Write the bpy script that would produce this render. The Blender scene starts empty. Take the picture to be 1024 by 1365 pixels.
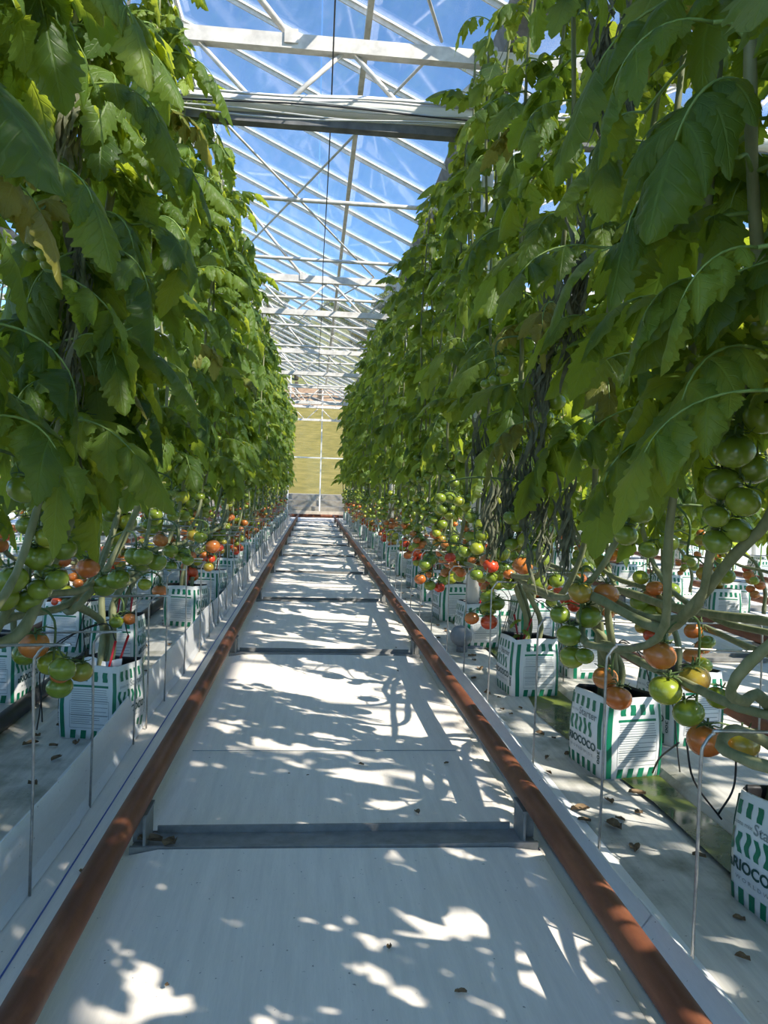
import bpy, math, random
from mathutils import Vector, Matrix, Quaternion

R = math.radians
rng = random.Random(11)
scene = bpy.context.scene
COL = scene.collection

# ------------------------------------------------------------------ camera
F = 1000.0                       # focal length in pixels of a 1024x1365 frame
CAM = Vector((0.0, 0.0, 0.85))
VPX, VPY, ROLL = 418.0, 650.0, 1.65
cy_ = Vector(((VPX - 512) / F, -(VPY - 682.5) / F, -1.0)).normalized()
cz_ = Vector((math.sin(R(ROLL)), math.cos(R(ROLL)), 0.0))
cz_ = (cz_ - cy_ * cz_.dot(cy_)).normalized()
cx_ = cy_.cross(cz_)
# rows of the camera->world rotation
M3 = Matrix((cx_, cy_, cz_))
cam_d = bpy.data.cameras.new('camera')
cam_d.sensor_fit = 'VERTICAL'
cam_d.sensor_height = 36.0
cam_d.lens = 36.0 * F / 1365.0
cam_d.clip_start = 0.02
cam_d.clip_end = 500
cam = bpy.data.objects.new('camera', cam_d)
COL.objects.link(cam)
cam.matrix_world = Matrix.Translation(CAM) @ M3.to_4x4()
scene.camera = cam


def at(px, py, d):
    """point seen at pixel (px, py) lying on the plane y = d"""
    v = M3 @ Vector(((px - 512) / F, -(py - 682.5) / F, -1.0))
    return CAM + v * (d / v.y)


# ------------------------------------------------------------------ world, sun, exposure
world = bpy.data.worlds.new('sky')
scene.world = world
world.use_nodes = True
nt = world.node_tree
nt.nodes.clear()
SUN_DIR = Vector((0.77, -0.64, 0.92)).normalized()
sky = nt.nodes.new('ShaderNodeTexSky')
sky.sky_type = 'NISHITA'
sky.sun_disc = False
sky.sun_elevation = math.asin(SUN_DIR.z)
sky.sun_rotation = math.atan2(SUN_DIR.x, SUN_DIR.y)
sky.altitude = 1500
sky.air_density = 1.0
sky.dust_density = 0.3
sky.ozone_density = 2.0
tint = nt.nodes.new('ShaderNodeMix')
tint.data_type = 'RGBA'
tint.blend_type = 'MULTIPLY'
tint.inputs[0].default_value = 1.0
tint.inputs[7].default_value = (0.60, 0.81, 0.96, 1)
bg = nt.nodes.new('ShaderNodeBackground')
out = nt.nodes.new('ShaderNodeOutputWorld')
nt.links.new(sky.outputs[0], tint.inputs[6])
nt.links.new(tint.outputs[2], bg.inputs[0])
bg.inputs[1].default_value = 0.165
nt.links.new(bg.outputs[0], out.inputs[0])

sun_d = bpy.data.lights.new('sun', 'SUN')
sun_d.energy = 3.7
sun_d.angle = R(0.53)
sun_d.color = (1.0, 0.93, 0.82)
sun = bpy.data.objects.new('sun', sun_d)
COL.objects.link(sun)
sun.location = (8, -6, 12)
sun.rotation_euler = SUN_DIR.to_track_quat('Z', 'Y').to_euler()

vs = scene.view_settings
vs.view_transform = 'Standard'
vs.look = 'None'
vs.gamma = 1
vs.use_curve_mapping = False
vs.exposure = 1.3


# ------------------------------------------------------------------ helpers
def tag(o, label=None, cat=None, group=None, kind=None):
    if label:
        o['label'] = label
    if cat:
        o['category'] = cat
    if group:
        o['group'] = group
    if kind:
        o['kind'] = kind
    return o


def empty(name, loc=(0, 0, 0), parent=None):
    o = bpy.data.objects.new(name, None)
    o.empty_display_size = 0.05
    o.location = loc
    COL.objects.link(o)
    if parent:
        o.parent = parent
    return o


def link(name, me, parent=None, loc=(0, 0, 0), rot=None, scale=None):
    o = bpy.data.objects.new(name, me)
    o.location = loc
    if rot is not None:
        o.rotation_euler = rot
    if scale is not None:
        o.scale = scale if hasattr(scale, '__len__') else (scale, scale, scale)
    COL.objects.link(o)
    if parent:
        o.parent = parent
    return o


_ONES = 'first second third fourth fifth sixth seventh eighth ninth tenth eleventh twelfth thirteenth fourteenth fifteenth sixteenth seventeenth eighteenth nineteenth'.split()
_CARD = 'one two three four five six seven eight nine'.split()


def ordinal(n):
    if n < 20:
        return _ONES[n - 1]
    t = {2: 'twent', 3: 'thirt', 4: 'fort', 5: 'fift'}[n // 10]
    return t + 'ieth' if n % 10 == 0 else t + 'y-' + _ONES[n % 10 - 1]


class MB:
    def __init__(s):
        s.v, s.f, s.uv, s.mi = [], [], {}, []
        s.cur = 0

    def face(s, idx, uv=None):
        if uv:
            s.uv[len(s.f)] = uv
        s.f.append(tuple(idx))
        s.mi.append(s.cur)

    def box(s, c, size, rz=0, mat=None):
        n = len(s.v)
        hx, hy, hz = size[0] / 2, size[1] / 2, size[2] / 2
        for x, y, z in ((-1, -1, -1), (1, -1, -1), (1, 1, -1), (-1, 1, -1), (-1, -1, 1), (1, -1, 1), (1, 1, 1), (-1, 1, 1)):
            p = Vector((x * hx, y * hy, z * hz))
            if mat is not None:
                p = mat @ p
            elif rz:
                p = Matrix.Rotation(rz, 3, 'Z') @ p
            s.v.append((c[0] + p.x, c[1] + p.y, c[2] + p.z))
        for q in ((0, 3, 2, 1), (4, 5, 6, 7), (0, 1, 5, 4), (1, 2, 6, 5), (2, 3, 7, 6), (3, 0, 4, 7)):
            s.face([n + i for i in q])

    def bar(s, a, b, w, h, up=(0, 0, 1)):
        a, b = Vector(a), Vector(b)
        d = b - a
        L = d.length
        d.normalize()
        upv = Vector(up)
        x = d.cross(upv)
        if x.length < 1e-5:
            x = d.cross(Vector((1, 0, 0)))
        x.normalize()
        z = x.cross(d)
        m = Matrix((x, d, z)).transposed()
        s.box((a + b) / 2, (w, L, h), mat=m)

    def tube(s, pts, rad, n=8, cap=True, uvs=False):
        pts = [Vector(p) for p in pts]
        if not hasattr(rad, '__len__'):
            rad = [rad] * len(pts)
        t0 = (pts[1] - pts[0]).normalized()
        ref = Vector((1, 0, 0)) if abs(t0.x) < 0.9 else Vector((0, 1, 0))
        u = t0.cross(ref).normalized()
        base = len(s.v)
        for i, p in enumerate(pts):
            if i == 0:
                t = t0
            elif i == len(pts) - 1:
                t = (pts[i] - pts[i - 1])
            else:
                t = (pts[i + 1] - pts[i - 1])
            t = t.normalized()
            u = (u - t * u.dot(t))
            if u.length < 1e-6:
                u = t.orthogonal()
            u.normalize()
            w = t.cross(u)
            for k in range(n):
                a = 2 * math.pi * k / n
                q = p + (u * math.cos(a) + w * math.sin(a)) * rad[i]
                s.v.append((q.x, q.y, q.z))
        for i in range(len(pts) - 1):
            for k in range(n):
                a = base + i * n + k
                b = base + i * n + (k + 1) % n
                s.face((a, b, b + n, a + n))
        if cap:
            s.face([base + k for k in reversed(range(n))])
            e0 = base + (len(pts) - 1) * n
            s.face([e0 + k for k in range(n)])

    def lathe(s, prof, n=16, c=(0, 0, 0), lob=0, lobn=5, sq=1.0):
        base = len(s.v)
        for (r, z) in prof:
            for k in range(n):
                a = 2 * math.pi * k / n
                rr = r * (1 + lob * math.cos(lobn * a))
                s.v.append((c[0] + rr * math.cos(a), c[1] + rr * math.sin(a) * sq, c[2] + z))
        for i in range(len(prof) - 1):
            for k in range(n):
                a = base + i * n + k
                b = base + i * n + (k + 1) % n
                s.face((a, b, b + n, a + n))
        s.face([base + k for k in reversed(range(n))])
        e0 = base + (len(prof) - 1) * n
        s.face([e0 + k for k in range(n)])

    def mesh(s, name, mats, smooth=True):
        me = bpy.data.meshes.new(name)
        me.from_pydata(s.v, [], s.f)
        if not isinstance(mats, (list, tuple)):
            mats = [mats]
        for m in mats:
            me.materials.append(m)
        if len(mats) > 1:
            me.polygons.foreach_set('material_index', s.mi)
        if smooth:
            me.polygons.foreach_set('use_smooth', [True] * len(s.f))
        if s.uv:
            ul = me.uv_layers.new(name='uv')
            li = 0
            flat = []
            for i, f in enumerate(s.f):
                u = s.uv.get(i)
                for k in range(len(f)):
                    flat += (u[k] if u else (0.0, 0.5))
            ul.data.foreach_set('uv', flat)
        me.update()
        return me

    def build(s, name, mats, parent=None, smooth=False, loc=(0, 0, 0)):
        return link(name, s.mesh(name, mats, smooth), parent, loc)


def crom(pts, n=4):
    """Catmull-Rom resample"""
    P = [Vector(p) for p in pts]
    P = [P[0] * 2 - P[1]] + P + [P[-1] * 2 - P[-2]]
    o = []
    for i in range(1, len(P) - 2):
        for k in range(n):
            t = k / n
            a, b, c, d = P[i - 1], P[i], P[i + 1], P[i + 2]
            o.append(0.5 * ((2 * b) + (c - a) * t + (2 * a - 5 * b + 4 * c - d) * t * t + (3 * b - a - 3 * c + d) * t ** 3))
    o.append(P[-2].copy())
    return o


# ------------------------------------------------------------------ materials
def new_mat(name):
    m = bpy.data.materials.new(name)
    m.use_nodes = True
    n = m.node_tree
    n.nodes.clear()
    o = n.nodes.new('ShaderNodeOutputMaterial')
    return m, n, o


def N(nt, typ, **kw):
    nd = nt.nodes.new(typ)
    for k, v in kw.items():
        setattr(nd, k, v)
    return nd


def ramp_node(nt, stops, fac):
    r = nt.nodes.new('ShaderNodeValToRGB')
    els = r.color_ramp.elements
    while len(els) < len(stops):
        els.new(0.5)
    for e, (p, c) in zip(els, stops):
        e.position = p
        e.color = (*c, 1) if len(c) == 3 else c
    nt.links.new(fac, r.inputs[0])
    return r.outputs[0]


def noise(nt, scale, detail=4, coord='Object', stretch=None, rough=0.6):
    t = nt.nodes.new('ShaderNodeTexCoord')
    v = t.outputs[coord]
    if stretch:
        mp = nt.nodes.new('ShaderNodeMapping')
        mp.inputs['Scale'].default_value = stretch
        nt.links.new(v, mp.inputs[0])
        v = mp.outputs[0]
    n = nt.nodes.new('ShaderNodeTexNoise')
    n.inputs['Scale'].default_value = scale
    n.inputs['Detail'].default_value = detail
    n.inputs['Roughness'].default_value = rough
    nt.links.new(v, n.inputs['Vector'])
    return n.outputs['Fac']


def math_n(nt, op, a, b=None, c=None, clamp=False):
    m = nt.nodes.new('ShaderNodeMath')
    m.operation = op
    m.use_clamp = clamp
    for i, x in enumerate((a, b, c)):
        if x is None:
            continue
        if isinstance(x, (int, float)):
            m.inputs[i].default_value = x
        else:
            nt.links.new(x, m.inputs[i])
    return m.outputs[0]


def mix_c(nt, fac, a, b, mode='MIX'):
    m = nt.nodes.new('ShaderNodeMix')
    m.data_type = 'RGBA'
    m.blend_type = mode
    ins = [i for i in m.inputs if i.type == 'RGBA']
    if isinstance(fac, (int, float)):
        m.inputs[0].default_value = fac
    else:
        nt.links.new(fac, m.inputs[0])
    for sk, x in zip(ins, (a, b)):
        if isinstance(x, tuple):
            sk.default_value = (*x, 1)
        else:
            nt.links.new(x, sk)
    return [o for o in m.outputs if o.type == 'RGBA'][0]


def bump(nt, h, strength=0.3, dist=0.002):
    b = nt.nodes.new('ShaderNodeBump')
    b.inputs['Strength'].default_value = strength
    b.inputs['Distance'].default_value = dist
    nt.links.new(h, b.inputs['Height'])
    return b.outputs[0]


def principled(nt, out, col, rough=0.5, metal=0.0, normal=None, spec=0.5):
    p = nt.nodes.new('ShaderNodeBsdfPrincipled')
    if isinstance(col, tuple):
        p.inputs['Base Color'].default_value = (*col, 1)
    else:
        nt.links.new(col, p.inputs['Base Color'])
    if isinstance(rough, (int, float)):
        p.inputs['Roughness'].default_value = rough
    else:
        nt.links.new(rough, p.inputs['Roughness'])
    p.inputs['Metallic'].default_value = metal
    p.inputs['Specular IOR Level'].default_value = spec
    if normal is not None:
        nt.links.new(normal, p.inputs['Normal'])
    if out is not None:
        nt.links.new(p.outputs[0], out.inputs[0])
    return p.outputs[0]


def simple(name, a, b=None, scale=20, rough=0.5, metal=0.0, bmp=0.0, stretch=None, spec=0.5, detail=4):
    m, n, o = new_mat(name)
    if b is None:
        principled(n, o, a, rough, metal, spec=spec)
    else:
        f = noise(n, scale, detail, stretch=stretch)
        c = ramp_node(n, [(0.3, a), (0.7, b)], f)
        nm = bump(n, f, bmp) if bmp else None
        principled(n, o, c, rough, metal, nm, spec)
    return m


MAT = {}
MAT['galv'] = simple('galvanised_steel', (0.20, 0.21, 0.215), (0.38, 0.39, 0.39), 60, 0.42, 0.75)
MAT['stake'] = simple('wire_steel', (0.26, 0.26, 0.26), (0.48, 0.48, 0.46), 40, 0.35, 0.8)
MAT['support'] = simple('support_steel', (0.17, 0.17, 0.16), (0.27, 0.265, 0.25), 25, 0.55, 0.05, 0.1)
MAT['alu'] = simple('white_aluminium', (0.66, 0.63, 0.58), (0.84, 0.81, 0.76), 30, 0.5, 0.05)
MAT['truss'] = simple('painted_truss_steel', (0.46, 0.43, 0.39), (0.72, 0.68, 0.62), 14, 0.55, 0.05, 0.05)
MAT['dark_alu'] = simple('weathered_grey_gutter', (0.10, 0.105, 0.11), (0.22, 0.22, 0.22), 12, 0.6, 0.3)
MAT['roll'] = simple('white_screen_cloth', (0.62, 0.60, 0.55), (0.78, 0.76, 0.72), 50, 0.8, 0, 0.3, stretch=(0.1, 1, 1))
MAT['black'] = simple('black_plastic', (0.008, 0.008, 0.009), (0.02, 0.02, 0.022), 30, 0.45)
MAT['cable'] = simple('dark_cable', (0.02, 0.02, 0.022), None, rough=0.5)
MAT['wcable'] = simple('pale_cable', (0.5, 0.5, 0.48), None, rough=0.5)
MAT['string'] = simple('pale_twine', (0.55, 0.53, 0.45), None, rough=0.9)
MAT['redplastic'] = simple('red_plastic', (0.45, 0.012, 0.02), None, rough=0.35)
MAT['white_pvc'] = simple('white_pipe', (0.60, 0.58, 0.54), (0.74, 0.73, 0.70), 9, 0.4, stretch=(1, 1, 0.3))
MAT['greyplastic'] = simple('grey_plastic', (0.16, 0.17, 0.18), (0.24, 0.25, 0.26), 20, 0.4)
MAT['concrete'] = simple('concrete', (0.30, 0.25, 0.19), (0.46, 0.40, 0.32), 6, 0.9, 0, 0.3)
MAT['blue_line'] = simple('blue_marker_thread', (0.07, 0.12, 0.36), None, rough=0.8)
MAT['dark_line'] = simple('dark_seam_thread', (0.04, 0.05, 0.09), None, rough=0.8)
MAT['print_green'] = simple('green_print', (0.0, 0.13, 0.062), (0.0, 0.17, 0.085), 30, 0.42)
MAT['print_dark'] = simple('dark_green_print', (0.005, 0.055, 0.045), None, rough=0.42)
MAT['print_grey'] = simple('grey_print', (0.22, 0.25, 0.25), None, rough=0.5)
MAT['coir'] = simple('coir_substrate', (0.010, 0.007, 0.005), (0.045, 0.028, 0.016), 80, 0.95, 0, 0.6)
MAT['stem'] = simple('vine_stem', (0.12, 0.14, 0.055), (0.25, 0.255, 0.135), 30, 0.65, 0, 0.25, stretch=(1, 1, 0.25))
MAT['stem_green'] = simple('young_stem', (0.13, 0.22, 0.045), (0.24, 0.33, 0.09), 22, 0.6, 0, 0.2)
MAT['calyx'] = simple('calyx_green', (0.045, 0.085, 0.02), (0.10, 0.16, 0.04), 60, 0.6)
MAT['dead'] = simple('dead_leaf', (0.075, 0.045, 0.022), (0.25, 0.17, 0.09), 40, 0.9, 0, 0.5)
MAT['flower'] = simple('yellow_flower', (0.75, 0.55, 0.03), None, rough=0.6)
MAT['tag_white'] = simple('white_tag', (0.75, 0.77, 0.80), None, rough=0.5)
MAT['bark'] = simple('bark', (0.05, 0.035, 0.022), (0.12, 0.09, 0.06), 12, 0.95, 0, 0.5)


def rust_mat():
    m, n, o = new_mat('rusty_pipe')
    f = noise(n, 18, 6, stretch=(1, 0.25, 1))
    g = noise(n, 90, 3)
    c = ramp_node(n, [(0.25, (0.085, 0.026, 0.012)), (0.5, (0.16, 0.052, 0.022)), (0.72, (0.27, 0.10, 0.045))], f)
    c = mix_c(n, math_n(n, 'MULTIPLY', g, 0.35), c, (0.09, 0.028, 0.016))
    principled(n, o, c, 0.55, 0.0, bump(n, g, 0.15), 0.4)
    return m


MAT['rust'] = rust_mat()


def sheet_mat(name, base, streak_amt, dirt, alg=0.0, rough=0.55):
    """white woven ground cover: weave, streaks along the row, specks, stains"""
    m, n, o = new_mat(name)
    st = noise(n, 7, 5, stretch=(6, 0.5, 1))
    fine = noise(n, 120, 2, stretch=(3, 0.35, 1))
    blot = noise(n, 1.1, 5)
    speck = noise(n, 110, 1)
    lo = tuple(x * (1 - streak_amt) for x in base)
    c = ramp_node(n, [(0.3, lo), (0.7, base)], st)
    c = mix_c(n, math_n(n, 'MULTIPLY', fine, 0.34), c, tuple(x * 0.62 for x in base))
    bf = ramp_node(n, [(0.55, (0, 0, 0)), (0.75, (1, 1, 1))], blot)
    c = mix_c(n, math_n(n, 'MULTIPLY', bf, dirt), c, (0.30, 0.29, 0.24))
    sf = ramp_node(n, [(0.745, (0, 0, 0)), (0.80, (1, 1, 1))], speck)
    c = mix_c(n, math_n(n, 'MULTIPLY', sf, 0.7), c, (0.07, 0.06, 0.05))
    if alg:
        a = noise(n, 3.0, 6)
        af = ramp_node(n, [(0.52, (0, 0, 0)), (0.66, (1, 1, 1))], a)
        c = mix_c(n, math_n(n, 'MULTIPLY', af, alg), c, (0.075, 0.085, 0.03))
    principled(n, o, c, rough, 0, bump(n, fine, 0.12, 0.001), 0.35)
    return m


MAT['floor'] = sheet_mat('white_ground_cover', (0.88, 0.81, 0.715), 0.17, 0.20)
MAT['bed'] = sheet_mat('stained_white_bed_sheet', (0.66, 0.64, 0.58), 0.34, 0.85, 0.65)
MAT['film'] = sheet_mat('white_plastic_film', (0.70, 0.71, 0.71), 0.05, 0.15, rough=0.32)


def algae_mat():
    m, n, o = new_mat('algae_water')
    f = noise(n, 5, 6)
    c = ramp_node(n, [(0.35, (0.012, 0.020, 0.004)), (0.52, (0.055, 0.080, 0.012)), (0.72, (0.15, 0.185, 0.03))], f)
    r = ramp_node(n, [(0.4, (0.08,) * 3), (0.65, (0.6,) * 3)], f)
    principled(n, o, c, r, 0, bump(n, f, 0.1))
    return m


MAT['algae'] = algae_mat()


def glass_mat(name, haze=0.012):
    m, n, o = new_mat(name)
    f1 = noise(n, 2.0, 5, stretch=(1, 1, 0.4))
    f2 = noise(n, 14, 6, stretch=(0.3, 2.5, 1))
    d = ramp_node(n, [(0.45, (0.25,) * 3), (0.75, (1, 1, 1))], f1)
    d2 = ramp_node(n, [(0.55, (0.3,) * 3), (0.72, (1, 1, 1))], f2)
    fac = math_n(n, 'MULTIPLY', math_n(n, 'MULTIPLY', d, d2), haze * 3.0, clamp=True)
    tr = N(n, 'ShaderNodeBsdfTransparent')
    tr.inputs[0].default_value = (0.985, 0.99, 0.99, 1)
    tl = N(n, 'ShaderNodeBsdfTranslucent')
    tl.inputs[0].default_value = (0.85, 0.87, 0.88, 1)
    df = N(n, 'ShaderNodeBsdfDiffuse')
    df.inputs[0].default_value = (0.8, 0.82, 0.84, 1)
    m1 = N(n, 'ShaderNodeMixShader')
    m1.inputs[0].default_value = 0.35
    n.links.new(tl.outputs[0], m1.inputs[1])
    n.links.new(df.outputs[0], m1.inputs[2])
    m2 = N(n, 'ShaderNodeMixShader')
    n.links.new(fac, m2.inputs[0])
    n.links.new(tr.outputs[0], m2.inputs[1])
    n.links.new(m1.outputs[0], m2.inputs[2])
    gl = N(n, 'ShaderNodeBsdfGlossy')
    gl.inputs['Roughness'].default_value = 0.06
    fr = N(n, 'ShaderNodeFresnel')
    fr.inputs[0].default_value = 1.35
    m3 = N(n, 'ShaderNodeMixShader')
    n.links.new(math_n(n, 'MULTIPLY', fr.outputs[0], 0.35), m3.inputs[0])
    n.links.new(m2.outputs[0], m3.inputs[1])
    n.links.new(gl.outputs[0], m3.inputs[2])
    n.links.new(m3.outputs[0], o.inputs[0])
    return m


MAT['glass'] = glass_mat('greenhouse_glass')
MAT['glass_end'] = glass_mat('gable_glass', 0.025)


def leaf_mat(name, dark, light, trans, blem=0.3, tfac=0.42):
    m, n, o = new_mat(name)
    uv = N(n, 'ShaderNodeTexCoord')
    sp = N(n, 'ShaderNodeSeparateXYZ')
    n.links.new(uv.outputs['UV'], sp.inputs[0])
    u, v = sp.outputs[0], sp.outputs[1]
    av = math_n(n, 'ABSOLUTE', math_n(n, 'SUBTRACT', v, 0.5))
    mid = math_n(n, 'SUBTRACT', 1.0, math_n(n, 'MULTIPLY', av, 22.0), clamp=True)
    ph = math_n(n, 'SUBTRACT', math_n(n, 'MULTIPLY', u, 7.0), math_n(n, 'MULTIPLY', av, 3.2))
    fr = math_n(n, 'ABSOLUTE', math_n(n, 'SUBTRACT', math_n(n, 'FRACT', ph), 0.5))
    side = math_n(n, 'SUBTRACT', 1.0, math_n(n, 'MULTIPLY', fr, 9.0), clamp=True)
    vein = math_n(n, 'MAXIMUM', mid, math_n(n, 'MULTIPLY', side, 0.6), clamp=True)
    big = noise(n, 9, 3)
    oi = N(n, 'ShaderNodeObjectInfo')
    f = math_n(n, 'ADD', math_n(n, 'MULTIPLY', big, 0.5), math_n(n, 'MULTIPLY', oi.outputs['Random'], 0.55))
    c = ramp_node(n, [(0.25, dark), (0.85, light)], f)
    c = mix_c(n, math_n(n, 'MULTIPLY', vein, 0.35), c, tuple(min(1, x * 1.9 + 0.02) for x in light))
    bl = noise(n, 16, 4)
    bf = ramp_node(n, [(0.68, (0, 0, 0)), (0.76, (1, 1, 1))], bl)
    bf = math_n(n, 'MULTIPLY', bf, blem)
    c = mix_c(n, bf, c, (0.22, 0.17, 0.05))
    tcol = mix_c(n, math_n(n, 'MULTIPLY', vein, 0.45), trans, tuple(x * 0.45 for x in trans))
    tcol = mix_c(n, f, tcol, tuple(x * y for x, y in zip(trans, (1.45, 1.15, 1.2))))
    puck = math_n(n, 'ADD', math_n(n, 'MULTIPLY', vein, -0.7), math_n(n, 'MULTIPLY', noise(n, 70, 2), 0.6))
    nm = bump(n, puck, 0.55, 0.003)
    p = principled(n, None, c, 0.48, 0, nm, 0.35)
    tl = N(n, 'ShaderNodeBsdfTranslucent')
    n.links.new(tcol, tl.inputs[0])
    n.links.new(nm, tl.inputs['Normal'])
    mx = N(n, 'ShaderNodeMixShader')
    mx.inputs[0].default_value = tfac
    n.links.new(p, mx.inputs[1])
    n.links.new(tl.outputs[0], mx.inputs[2])
    n.links.new(mx.outputs[0], o.inputs[0])
    return m


MAT['leaf'] = leaf_mat('tomato_leaf', (0.020, 0.055, 0.015), (0.095, 0.165, 0.028), (0.44, 0.60, 0.042), tfac=0.45)
MAT['leaf_y'] = leaf_mat('young_tomato_leaf', (0.10, 0.17, 0.025), (0.21, 0.29, 0.045), (0.55, 0.66, 0.06), 0.1)
MAT['leaf_old'] = leaf_mat('yellowing_leaf', (0.10, 0.13, 0.025), (0.28, 0.26, 0.05), (0.42, 0.40, 0.06), 0.8)
MAT['withered'] = simple('withered_leaf', (0.06, 0.07, 0.04), (0.17, 0.17, 0.10), 30, 0.85, 0, 0.6)


def tomato_mat(name, low, high, split=0.0):
    m, n, o = new_mat(name)
    t = N(n, 'ShaderNodeTexCoord')
    sp = N(n, 'ShaderNodeSeparateXYZ')
    n.links.new(t.outputs['Object'], sp.inputs[0])
    nz = noise(n, 18, 2)
    oi = N(n, 'ShaderNodeObjectInfo')
    f = math_n(n, 'ADD', math_n(n, 'MULTIPLY', sp.outputs[2], 12.0), math_n(n, 'ADD', math_n(n, 'MULTIPLY', nz, 0.7), math_n(n, 'MULTIPLY', oi.outputs['Random'], 0.5)))
    c = ramp_node(n, [(0.2 + split, low), (0.95 + split, high)], f)
    p = principled(n, None, c, 0.26, 0, None, 0.5)
    n.nodes[-1]
    pn = [x for x in n.nodes if x.type == 'BSDF_PRINCIPLED'][0]
    pn.inputs['Subsurface Weight'].default_value = 0.0
    pn.inputs['Coat Weight'].default_value = 0.25
    pn.inputs['Coat Roughness'].default_value = 0.12
    n.links.new(p, o.inputs[0])
    return m


TOM = [tomato_mat('tomato_green', (0.22, 0.28, 0.025), (0.14, 0.20, 0.018)),
       tomato_mat('tomato_pale_green', (0.38, 0.38, 0.03), (0.22, 0.27, 0.022)),
       tomato_mat('tomato_turning', (0.46, 0.22, 0.03), (0.24, 0.26, 0.03)),
       tomato_mat('tomato_orange', (0.56, 0.13, 0.022), (0.46, 0.17, 0.035)),
       tomato_mat('tomato_red', (0.60, 0.045, 0.014), (0.50, 0.075, 0.02))]


def bag_mat():
    m, n, o = new_mat('white_bag_plastic')
    f = noise(n, 26, 3)
    g = noise(n, 6, 3)
    c = ramp_node(n, [(0.3, (0.60, 0.61, 0.60)), (0.7, (0.74, 0.74, 0.72))], g)
    principled(n, o, c, 0.38, 0, bump(n, f, 0.35, 0.004), 0.45)
    return m


MAT['bag'] = bag_mat()


def grass_mat(name, a, b, c2):
    m, n, o = new_mat(name)
    f = noise(n, 1.8, 8)
    g = noise(n, 12, 4)
    c = ramp_node(n, [(0.3, a), (0.55, b), (0.75, c2)], f)
    c = mix_c(n, math_n(n, 'MULTIPLY', g, 0.35), c, tuple(x * 0.5 for x in a))
    principled(n, o, c, 0.9, 0, bump(n, g, 0.5, 0.05), 0.2)
    return m


MAT['grass'] = grass_mat('dry_grass', (0.15, 0.13, 0.028), (0.26, 0.205, 0.045), (0.34, 0.26, 0.075))
MAT['bank'] = grass_mat('earth_bank', (0.22, 0.13, 0.07), (0.40, 0.26, 0.15), (0.48, 0.36, 0.24))
MAT['hill'] = grass_mat('hill_grass', (0.10, 0.12, 0.04), (0.22, 0.22, 0.08), (0.32, 0.28, 0.13))
MAT['treeleaf'] = leaf_mat('far_tree_leaf', (0.05, 0.09, 0.02), (0.16, 0.20, 0.04), (0.25, 0.30, 0.04), 0.0, 0.3)

# ------------------------------------------------------------------ layout numbers (metres)
RAIL_L, RAIL_R, RAIL_Z = -0.378, 0.543, 0.12
PITCH = 1.86
Y0, Y1 = -3.2, 20.6            # rows
YG = 21.7                      # gable wall
RIDGE_X, RIDGE_Z = -1.08, 4.23
GUT_X, GUT_Z = 1.02, 3.27
HALF = GUT_X - RIDGE_X

# ------------------------------------------------------------------ floor
mb = MB()
ny, nx = 60, 4
for (xa, xb) in ((-7.0, 7.4),):
    for j in range(ny + 1):
        y = -4 + (YG + 4) * j / ny
        for i in range(25):
            x = xa + (xb - xa) * i / 24
            mb.v.append((x, y, 0.0))
    for j in range(ny):
        for i in range(24):
            a = j * 25 + i
            mb.face((a, a + 1, a + 26, a + 25))
fl = mb.build('floor', MAT['floor'], smooth=True)
tag(fl, 'white woven ground cover sheet over the greenhouse floor', kind='structure')

# woven sheet panels of the centre aisle, one between each pair of rail supports
SUP_Y = [1.77, 3.78, 5.56, 7.36, 9.16, 10.95, 12.75, 14.55, 16.35, 18.15]
edges = [-2.0] + SUP_Y + [20.2]
for k in range(len(edges) - 1):
    mb = MB()
    ya, yb = edges[k] + (0.055 if k else 0), edges[k + 1] - 0.055
    n = 14
    for j in range(n + 1):
        y = ya + (yb - ya) * j / n
        for i in range(13):
            x = RAIL_L - 0.03 + (RAIL_R - RAIL_L + 0.05) * i / 12
            z = 0.004 if i in (0, 12) else 0.006 + 0.0035 * math.sin(y * 5.1 + x * 3 + k) + (0.010 if j in (0, n) else 0.0)
            mb.v.append((x, y, z))
    for j in range(n):
        for i in range(12):
            a = j * 13 + i
            mb.face((a, a + 1, a + 14, a + 13))
    o = mb.build('ground_sheet', MAT['floor'], parent=fl, smooth=True)
for (x, m) in ((-0.506, 'blue_line'), (0.563, 'dark_line')):
    mb = MB()
    mb.box((x, 8.5, 0.0015), (0.0026, 24, 0.002))
    mb.build('marker_thread', MAT[m], parent=fl)
mb = MB()
mb.box((0.065, 2.38, 0.0115), (0.84, 0.0022, 0.0015))
mb.build('sheet_seam', MAT['print_grey'], parent=fl)


# ------------------------------------------------------------------ planting beds
def bed(x0, prof, label, nm='planting_bed'):
    mb = MB()
    n = 70
    for j in range(n + 1):
        y = Y0 + (Y1 - Y0) * j / n
        for k, (x, z) in enumerate(prof):
            wob = 0.004 * math.sin(y * 3.3 + k * 1.7) if z > 0.004 else 0
            mb.v.append((x0 + x + wob, y, z + wob * 0.5 + 0.001))
    m = len(prof)
    for j in range(n):
        for k in range(m - 1):
            a = j * m + k
            mb.face((a, a + 1, a + m + 1, a + m))
    o = mb.build(nm, MAT['bed'], smooth=False)
    tag(o, label, kind='structure')
    return o


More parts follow.
